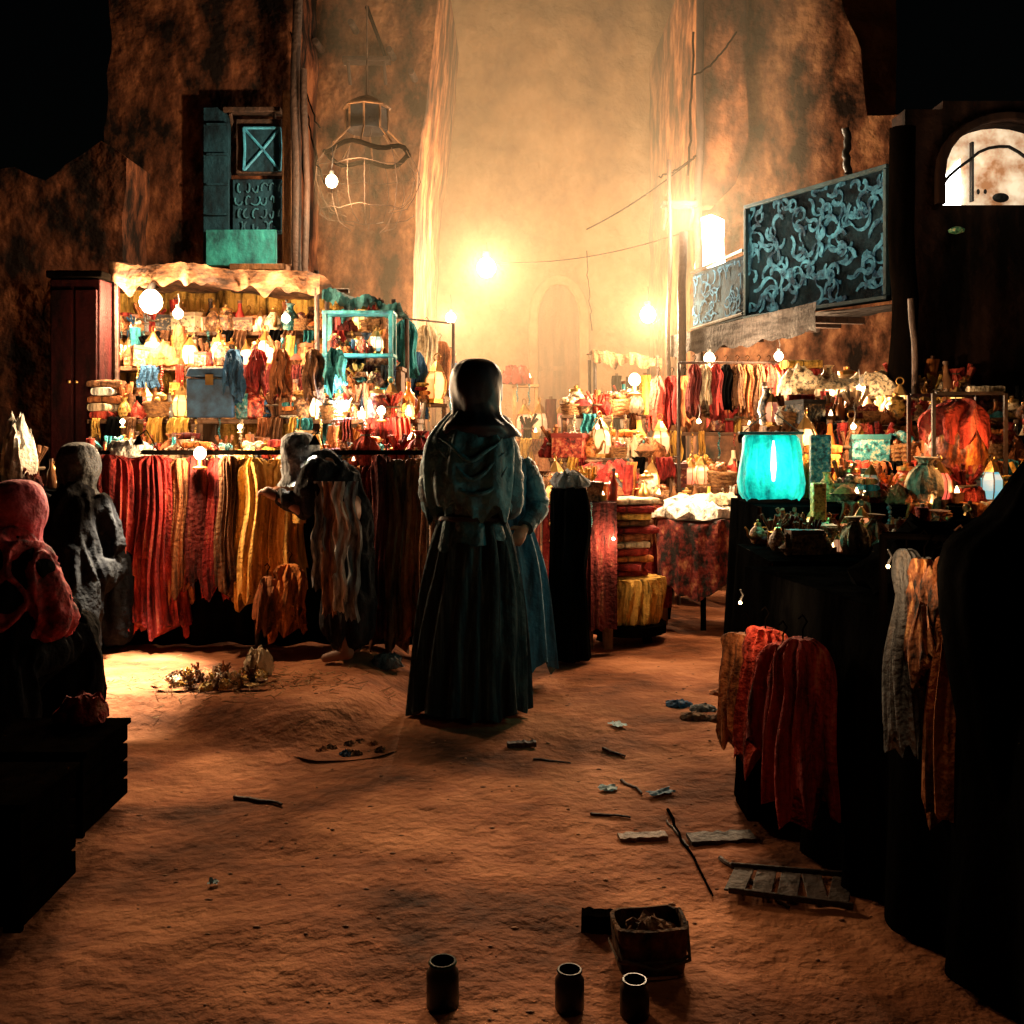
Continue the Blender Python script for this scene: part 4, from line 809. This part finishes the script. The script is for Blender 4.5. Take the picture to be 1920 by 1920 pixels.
def scarf(parent,c,face,m,s=1,wide=1,name='headscarf',cape=0):
    c=Vector(c); fa=math.atan2(face[1],face[0]); rs=[]
    keys=[(0,.132,.01),(0,.127,.05),(0,.105,.09),(0,.06,.116),(-.005,.005,.122),(-.005,-.045,.118),(.0,-.09,.105+.006*cape),(.0,-.13,.098+.016*cape),(0,-.16,.108+.03*cape),(0,-.19,.13+.04*cape)]
    if cape: keys.append((0,-.24,.205))
    M_=38;N_=64
    for i in range(M_+1):
        o,z,r=cr(keys,i/M_); row=[]
        for j in range(N_):
            th=2*PI*j/N_; d=abs((th-fa+PI)%(2*PI)-PI)
            rr=r*wide+.003*math.sin(5*th+z*30)*min(1,max(0,(.13-z)*8))+(.005+.02*ss(-.05,-.2,z))*nz(math.cos(th)*3,math.sin(th)*3,z*8)
            inn=(1-ss(.38,.75,d))*ss(-.09,-.06,z)*(1-ss(.06,.085,z))
            rr=rr*(1-.5*inn)
            row.append(c+Vector((rr*s*math.cos(th),rr*s*math.sin(th)*(1-.3*ss(-.17,-.24,z)),z*s+.02*ss(-.19,-.24,z)*nz(math.cos(th)*3,math.sin(th)*3,5))))
        rs.append(row)
    return MB().rings(rs).build(name,m,parent)
scarf(pm,(.02,.0,1.6),(.85,.5),scarfm,1.03,1.05,cape=1)
t_=MB(); t_.tube([(.1,.02,1.67),(.14,.0,1.61),(.14,-.01,1.54),(.125,-.02,1.48)],[.008,.016,.014,.01],8,flat=.5); tag(t_.build('scarf_edge',mat('blue_rim',(.06,.16,.34),(.02,.06,.14),rough=.6),pm),'blue edge of the headscarf')
for q in(-1,1): MB().sph((q*.1-.0,.1,.035),(.05,.12,.04)).build('shoe',darkwood,pm)
p2=thing('person','shorter figure in blue robe half hidden behind the tall dark figure','person',(X(940,5.65),5.65,gz(0,5.65)))
J=stand_J(1.50); J['elr']=(.2,-.05,.98); J['wrr']=(.13,-.17,.89); J['pnr']=(0,1,0); body(J,p2,(.5,.8,0))
mb=MB(); loft(mb,[(0,0,1.31,.06,.06),(0,0,1.27,.11,.09),(0,0,1.21,.15,.115),(0,0,1.08,.165,.13),(0,0,.9,.16,.13),(0.04,0,.6,.2,.16),(.06,0,.1,.235,.2)],n=110,m=50,fold=.036,nf=13,seed=14,topfold=.3,hem=.1)
bluem=mat('blue_robe',(.04,.2,.33),(.006,.03,.055),scale=(20,20,2),rough=.8,bump=.7); mb.build('robe',bluem,p2)
for s_,q in(('l',-1),('r',1)): sleeve(MB(),[(q*.11,0,1.24),(q*.16,-.01,1.15),(q*.19,-.03,1.05),Vector(J['el'+s_]),Vector(J['wr'+s_])],[.05,.06,.06,.058,.045],q+9).build('sleeve',coat,p2)
scarf(p2,(-.05,.01,1.36),(.5,.8),mat('slate_scarf',(.03,.06,.09),(.01,.02,.035),rough=.7),.95)
p3=thing('person','stooping figure in dark robe and grey headscarf bending over the garment rack','person',(X(648,5.7),5.68,gz(-.9,5.65)),PI/2*.92)
J={'pelvis':(0,-.02,.84),'chest':(0,.12,1.04),'neck':(0,.2,1.1),'head':(0,.27,1.13)}
for s_,x in(('l',-1),('r',1)): J.update({'sh'+s_:(x*.1,.14,1.04),'el'+s_:(x*.15,.2,.84),'wr'+s_:(x*.12,.33,.9),'hi'+s_:(x*.08,-.03,.82),'kn'+s_:(x*.09,.02,.45),'an'+s_:(x*.09,-.04,.06),'to'+s_:(x*.1,.08,.03)})
body(J,p3,(0,1,-.45))
char=mat('charcoal_robe',(.03,.03,.033),(.003,.003,.004),scale=(24,24,3),rough=.9,bump=.9,spec=.1)
blob('robe',[('t',[(0,.2,1.07),(0,.13,1.03),(0,.03,.95),(0,-.02,.83)],[.075,.125,.13,.125]),('t',[(0,-.02,.83),(0,-.02,.5),(0,-.02,.2)],[.125,.135,.145]),
 ('t',[(-.1,.13,1.04),(-.15,.2,.86)],[.07,.058]),('t',[(.1,.13,1.04),(.15,.2,.86)],[.07,.058]),('t',[(-.15,.2,.86),(-.12,.3,.9)],[.056,.046]),('t',[(.15,.2,.86),(.12,.3,.9)],[.056,.046])],char,p3,.010,.018,(15,15,3),1)
greys=mat('grey_scarf',(.26,.28,.30),(.02,.025,.03),scale=(20,20,20),rough=.8,bump=.9)
scarf(p3,(0,.265,1.14),(0,1),greys,.93)
for k,(yy,c,zb_2,xx) in enumerate(((-.10,'grey',.26,-.18),(-.035,'cream',.30,-.195),(.035,'brown',.28,-.195),(.09,'grey',.42,-.185))):
    MB().grid(lambda u,v:(xx-.02*math.sin(v*9+k)-.01*math.sin(u*9)-.01*nz(v*14,u*4,k),yy+.055*(u-.5)*(1+v*.5+.5*nz(v*7,k))+.03*nz(v*4,k),1.0+.04*nz(k)-(1.0-zb_2)*v-.05*v*nz(u*6,k)),8,40).build('hanging_shawl_end',mat('pale_'+c,tuple(min(.7,q*1.8) for q in PAL[c]),tuple(q*.2 for q in PAL[c]),scale=(34,34,6),rough=.9),p3)
def seated(x,y,z,rz,label,robe_m,scarf_m,top,shawl=None,seed=0,face=(0,1,0)):
    k=top/1.21; p=thing('person',label,'person',(x,y,gz(x,y)),rz)
    J={'pelvis':(0,0,.5),'chest':(0,.07,.8*k),'neck':(0,.11,.96*k),'head':(0,.15,1.08*k)}
    for s_,q in(('l',-1),('r',1)): J.update({'sh'+s_:(q*.12,.07,.86*k),'el'+s_:(q*.18,.14,.66*k),'wr'+s_:(q*.1,.34,.62*k),'hi'+s_:(q*.08,.02,.5),'kn'+s_:(q*.12,.40,.5),'an'+s_:(q*.12,.38,.08),'to'+s_:(q*.12,.52,.035)})
    body(J,p,face)
    blob('robe',[('t',[(0,0,.5),(0,.03,.65*k),(0,.07,.83*k),(0,.1,.93*k)],[.17,.145,.145,.085]),('t',[(-.1,.05,.5),(-.12,.38,.5),(-.12,.4,.15)],[.12,.11,.12]),('t',[(.1,.05,.5),(.12,.38,.5),(.12,.4,.15)],[.12,.11,.12]),('t',[(0,.1,.45),(0,.38,.45),(0,.4,.16)],[.15,.12,.13]),('t',[(0,-.03,.45),(0,-.03,.15)],[.17,.17]),
      ('t',[(-.12,.07,.86*k),(-.18,.14,.66*k),(-.12,.3,.63*k)],[.075,.065,.055]),('t',[(.12,.07,.86*k),(.18,.14,.66*k),(.12,.3,.63*k)],[.075,.065,.055])],robe_m,p,.012,.018,(15,15,3),2,seed)
    scarf(p,(0,.145,1.09*k),(0,1),scarf_m,.96)
    if shawl: blob('shawl',[('t',[(0,.1,.94*k),(0,.07,.86*k),(0,.04,.66*k)],[.09,.145,.165]),('t',[(-.1,.06,.86*k),(-.18,.1,.64*k)],[.09,.085]),('t',[(.1,.06,.86*k),(.18,.1,.64*k)],[.09,.085])],shawl,p,.010,.024,(13,13,6),1,seed+3)
    return p
pinks=mat('pink_scarf',(.78,.13,.18),(.3,.02,.03),scale=(10,10,10),rough=.75,bump=.7)
reds=mat('red_shawl',(.65,.06,.07),(.06,.004,.006),scale=(18,18,18),rough=.8,bump=.9,bscale=25)
blackr=mat('black_robe',(.010,.010,.011),(.002,.002,.003),scale=(20,20,2),rough=.95,bump=.7,spec=.05)
seated(X(-6,4.15),4.15,0,-.1,'seated figure in pink headscarf and red shawl at the left edge',blackr,pinks,1.2,reds,1,(.5,1,0))
seated(X(138,5.55),5.5,0,.1,'seated figure in black robe and grey headscarf beside the crimson robes',blackr,mat('dark_grey_scarf',(.04,.046,.052),(.006,.007,.009),scale=(18,18,18),rough=.8,bump=.9),1.2,None,5)
for x_,y_,l in((X(-6,4.15),4.15,'low stool under the figure in the red shawl'),(X(138,5.55),5.5,'low stool under the figure in the black robe')):
    t=thing('stool',l,'stool',(x_,y_,0)); MB().lathe([(.15,.3),(.16,.31),(.16,.34)],16).build('seat',sootwood,t)
    for k in range(3): a=k*2.09; MB().tube([(.1*math.cos(a),.1*math.sin(a),.3),(.14*math.cos(a),.14*math.sin(a),0)],.015,6).build('leg',sootwood,t)
# ------------------------------------------------------------ floor goods at the light pool
def G(px_,py_): 
    Y=2688/(py_-800)
    for _ in range(3): Y=(CAMZ-gz(X(px_,Y),Y))*1920/(py_-800)
    return X(px_,Y),Y,gz(X(px_,Y),Y)
x,y,z=G(400,1290)
tag(MB().grid(lambda u,v:(-.28+.56*u+.07*nz(v*4,1),-.16+.36*v+.07*nz(u*4,2),gz(x-.28+.56*u,y-.16+.36*v)-z+.01+.008*nz(u*8,v*8)),40,24).build('ground_mat',cloth('rust'),None,loc=(x,y,z)),'rust mat spread on the ground in the pool of lamplight','mat')
for i in range(44):
    k=R.choice(['bundle','crumpled_cloth','plate','crumpled_cloth','bundle','folded_cloth']); u,v=R.uniform(-.24,.24),R.uniform(-.12,.18)
    xx,yy=x+u,y+v; item(k,R.choice(['golden','brown','cream','rust','golden','brown']),(xx,yy,gz(xx,yy)+.01),R.uniform(0,6),R.uniform(.3,.5),'on the rust ground mat',tilt=R.uniform(-1.3,1.3) if k=='bundle' else 0)
heap(x+.18,y+.2,z+.02,.08,.07,.13,'cream','peaked cream cloth on the rust mat')
mb=MB()
for i in range(520):
    a=R.uniform(0,6.28); d_=abs(R.gauss(0,.33)); px_=x+.1+d_*math.cos(a)*1.5; py_=y+d_*math.sin(a)*.6; b_=R.uniform(0,6.28); L=R.uniform(.02,.07); zz=gz(px_,py_)+.006
    mb.tube([(px_,py_,zz),(px_+L*math.cos(b_),py_+L*math.sin(b_),zz+R.uniform(0,.02))],.0018,4)
tag(mb.build('straw',mat('straw',(.5,.3,.12),(.2,.1,.04),rough=.8),None,origin=(x,y,z)),'loose straw scattered on the lamplit ground','straw',kind='stuff')
xx,yy,zz=G(725,1250); heap(xx,yy,zz,.09,.08,.07,'grey','pale grey cloth lump on the ground left of the dark skirt')
xx,yy,zz=G(652,1400)
t=thing('shallow_basket','wide shallow woven tray lying half buried in the earth left of the dark skirt','basket',(xx,yy,zz-.045),.3)
MB().rings([[(r_*(1+.05*nz(math.cos(a)*2,math.sin(a)*2,3))*math.cos(a),.8*r_*(1+.08*nz(math.cos(a)*2,math.sin(a)*2,5))*math.sin(a),z_+.012*nz(math.cos(a)*2,math.sin(a)*2,1)) for a in [2*PI*j/48 for j in range(48)]] for r_,z_ in((.02,.008),(.2,.01),(.25,.04),(.262,.05),(.25,.035))]).build('tray',mat('dark_wicker',(.13,.055,.024),(.02,.008,.005),scale=(40,40,40),rough=.9,bump=.8),t)
for i in range(12):
    a,d_=R.uniform(0,6),R.uniform(.02,.17); item(R.choice(['crumpled_cloth','plate','crumpled_cloth']),R.choice(['blue','brown','rust','brown']),(xx+d_*math.cos(a),yy+d_*.75*math.sin(a),zz-.025),R.uniform(0,6),.35,'in the shallow woven tray')
def stick(a,b,r,label,m=darkwood):
    p=Vector(G(*a)); q=Vector(G(*b)); n=10; mb=MB()
    mb.tube([Vector(((p.lerp(q,i/n)).x+.02*nz(i*.6,a[0]),p.lerp(q,i/n).y,gz(*(p.lerp(q,i/n)).xy)+r*.8)) for i in range(n+1)],[r*(1-.4*i/n) for i in range(n+1)],7)
    tag(mb.build('stick',m,None,origin=p),label,'stick')
stick((1252,1520),(1336,1682),.006,'long thin stick lying toward the viewer in the right foreground',sootwood); stick((1108,1528),(1182,1535),.006,'short stick above the short pale plank')
stick((1165,1465),(1203,1490),.007,'forked twig beside the pale paper scrap'); stick((440,1498),(528,1512),.009,'dark stick on the left of the bare earth'); stick((1350,1612),(1480,1705),.008,'stick along the broken tray edge')
stick((1130,1408),(1172,1420),.007,'small curved twig in the middle of the lane'); stick((1290,1590),(1250,1540),.005,'thin twig near the dark flat book'); stick((1000,1425),(1070,1432),.005,'tiny straw left of the lane centre')
def flat(px_,py_,w,d_,h,rz,m,name,label,cat,bev=.004,tilt=0):
    x,y,z=G(px_,py_); mb=MB(); n=10
    mb.rings([[(w*(i/n-.5),d_/2*sy*(1+.45*nz(i*.9,px_,sy)),h*(.5+sz*.5)+.006*nz(i*.6,px_,sz)) for sy,sz in((-1,-1),(1,-1),(1,1),(-1,1))] for i in range(n+1)])
    o=mb.build(name,m,None,loc=(x,y,z+.002),smooth=False); o.rotation_euler=(tilt,0,rz); return tag(o,label,cat)
flat(978,1400,.13,.035,.02,.1,darkwood,'wood_scrap','dark wood scrap in the lane in front of the skirt hem','wood scrap')
flat(1205,1572,.17,.05,.012,.1,woodh,'plank','short pale plank in the right foreground','plank')
flat(1352,1575,.23,.07,.014,.12,darkwood,'board','dark flat book or board lying in the right foreground','board',tilt=.06)
flat(1120,1745,.09,.05,.05,-.1,sootwood,'wood_block','dark block left of the small rusty tub','block')
def scrap(px_,py_,w,d_,m,label,rz=0):
    x,y,z=G(px_,py_); tag(MB().grid(lambda u,v:((u-.5)*w*(1+.4*nz(v*4,px_)),(v-.5)*d_*(1+.4*nz(u*4,py_)),.008+.02*abs(nz(u*3,v*3,px_*.1))),8,8).build('paper_scrap',m,None,loc=(x,y,z)),label,'paper').rotation_euler=(0,0,rz)
scrap(1140,1482,.07,.06,paper,'pale blue paper scrap in the middle right of the lane'); scrap(1238,1490,.1,.05,mat('blue_paper',(.1,.22,.32),(.05,.1,.15)),'crumpled blue paper scrap right of the pale one',.4)
scrap(1158,1362,.06,.08,paper,'small grey paper scrap beyond the pale blue one',.5); scrap(400,1660,.03,.03,paper,'tiny pale fleck on the dark earth at lower left')
for i,(px_,py_,c,l) in enumerate(((1272,1322,'blue','blue rag at the left of the rag pile by the right stalls'),(1318,1330,'grey','grey rag in the middle of the rag pile'),(1345,1350,'brown','brown rag beside the red hanging cloths'),(1300,1345,'brown','small brown rag in front of the grey one'),(1352,1300,'rust','rust rag at the back of the rag pile'))):
    x,y,z=G(px_,py_); heap(x,y,z-.01,.07,.05,.035,c,l,'rag',name='rag')
x,y,z=G(1480,1665); t=thing('broken_tray','broken wooden tray with loose slats in the right foreground','tray',(x,y,z+.002),-.25)
for sy in(-1,1): MB().box((0,sy*.1,.012),(.36,.012,.018),rz=sy*.05).build('side_rail',darkwood,t,bevel=.003)
for k in range(5): MB().box((-.15+.075*k,.0+.005*(k%2),.008),(.06,.18,.006),rz=R.uniform(-.2,.2)).build('slat',darkwood,t,bevel=.002)
x,y,z=G(1217,1812); t=thing('rusty_tub','dull boxy rusty tub with a handle in the near foreground','tub',(x,y,z),.12)
tubm=mat('tub_rust',(.20,.09,.035),(.01,.005,.004),scale=(14,14,9),rough=.9,bump=.9,spec=.1)
def sq(hw,hd,z,n=32,p=.35): return [(hw*math.copysign(abs(math.cos(2*PI*j/n))**p,math.cos(2*PI*j/n))+.006*nz(j*.5,z*20),hd*math.copysign(abs(math.sin(2*PI*j/n))**p,math.sin(2*PI*j/n)),z+.008*nz(j*.4,z*9)) for j in range(n)]
MB().rings([sq(.085,.06,0),sq(.092,.066,.05),sq(.098,.07,.128),sq(.088,.06,.13),sq(.084,.056,.07),sq(.01,.01,.068)]).build('tub_body',tubm,t)
MB().rings([sq(.1,.072,.045),sq(.102,.074,.05),sq(.1,.072,.055)],cap=False).build('band',rope,t)
MB().tube([(-.098,-.01,.12),(-.09,-.075,.06),(0,-.09,.035),(.09,-.075,.05),(.1,-.01,.12)],.005,6).build('rope_handle',rope,t)
heap(x,y,z+.07,.07,.05,.06,'brown','brown rag stuffed in the rusty tub','rag',name='rag')
for px_,py_,rr,hh,c,l in((830,1888,.04,.115,'green','green glass jar standing upright at the bottom edge'),(1068,1893,.036,.1,'grey','small dark glass jar between the green jar and the tub'),(1190,1905,.036,.09,'brown','dark brown glass jar in front of the tub')):
    x,y,z=G(px_,py_); t=thing('glass_jar',l,'jar',(x,y,z)); MB().lathe([(rr*.9,0),(rr,.006),(rr,hh*.75),(rr*.8,hh*.86),(rr*.82,hh),(rr*.72,hh),(rr*.7,hh*.8),(rr*.85,.02),(.003,.015)],24).build('glass',mat('dark_glass_'+c,tuple(v*.05 for v in PAL[c]),rough=.3,bump=0,spec=.2),t); MB().lathe([(rr*.84,hh*.94),(rr*.88,hh*.96),(rr*.84,hh*.99)],20,cap=False).build('lip',mat('lip_'+c,tuple(v*(.35 if c=='green' else .05) for v in PAL[c]),rough=.6,bump=0,spec=.1),t)
mb=MB()
for i in range(400):
    x=R.uniform(-1.6,1.2); y=R.uniform(2.3,6.5); r_=R.uniform(.002,.007)
    mb.sph((x,y,gz(x,y)+r_*.1),(r_*R.uniform(.8,2.2),r_,r_*.5),6,4)
tag(mb.build('gravel',mat('pebbles',(.36,.16,.07),(.16,.06,.03),rough=.9)),'small pebbles and grit scattered over the lane','gravel',kind='stuff')
# ------------------------------------------------------------ resolve item labels
ORD=['first','second','third','fourth','fifth','sixth','seventh','eighth','ninth','tenth','eleventh','twelfth','thirteenth','fourteenth','fifteenth','sixteenth','seventeenth','eighteenth','nineteenth','twentieth']
for T_ in('twenty','thirty','forty','fifty'):
    ORD+=[T_+'-'+o_ for o_ in ORD[:9]]+[{'twenty':'thirtieth','thirty':'fortieth','forty':'fiftieth','fifty':'sixtieth'}[T_]]
from collections import defaultdict
D=defaultdict(list)
for o,l,p in REG: D[(l,p)].append(o)
for (l,p),os_ in D.items():
    os_.sort(key=lambda o:(round(o.location.x,2),o.location.z))
    for i,o in enumerate(os_):
        o['label']=l+' '+p if len(os_)==1 else (ORD[min(i,59)]+' '+l+' from left '+p)
        o['group']='goods '+p
hz=MB().box((.55,12.4,3.6),(4.6,6.8,8.6)).build('dust_haze',None,None,smooth=False)
vm=bpy.data.materials.new('dust_haze'); vm.use_nodes=True; nt=vm.node_tree; nt.nodes.clear()
vo=nt.nodes.new('ShaderNodeVolumeScatter'); vo.inputs['Color'].default_value=(1,.80,.56,1); vo.inputs['Density'].default_value=.045; vo.inputs['Anisotropy'].default_value=.0
mo=nt.nodes.new('ShaderNodeOutputMaterial'); nt.links.new(vo.outputs[0],mo.inputs['Volume']); hz.data.materials.append(vm)
tag(hz,'warm dusty haze filling the far end of the lane','haze',kind='structure')
w=bpy.data.worlds.new('World'); S.world=w; w.use_nodes=True; nt=w.node_tree
sk=nt.nodes.new('ShaderNodeTexSky'); sk.sky_type='NISHITA'; sk.sun_disc=False; sk.sun_elevation=math.radians(2); sk.sun_rotation=math.radians(200)
bg=nt.nodes['Background']; nt.links.new(sk.outputs[0],bg.inputs[0]); bg.inputs[1].default_value=.0006
cam=bpy.data.cameras.new('camera'); co=link('camera',cam); co.location=(0,0,CAMZ); co.rotation_euler=(PI/2,0,0)
cam.sensor_width=36; cam.lens=36; cam.shift_y=-160/1920; cam.clip_end=300; cam.clip_start=.05
S.camera=co
S.view_settings.view_transform='Standard'; S.view_settings.look='None'; S.view_settings.exposure=0
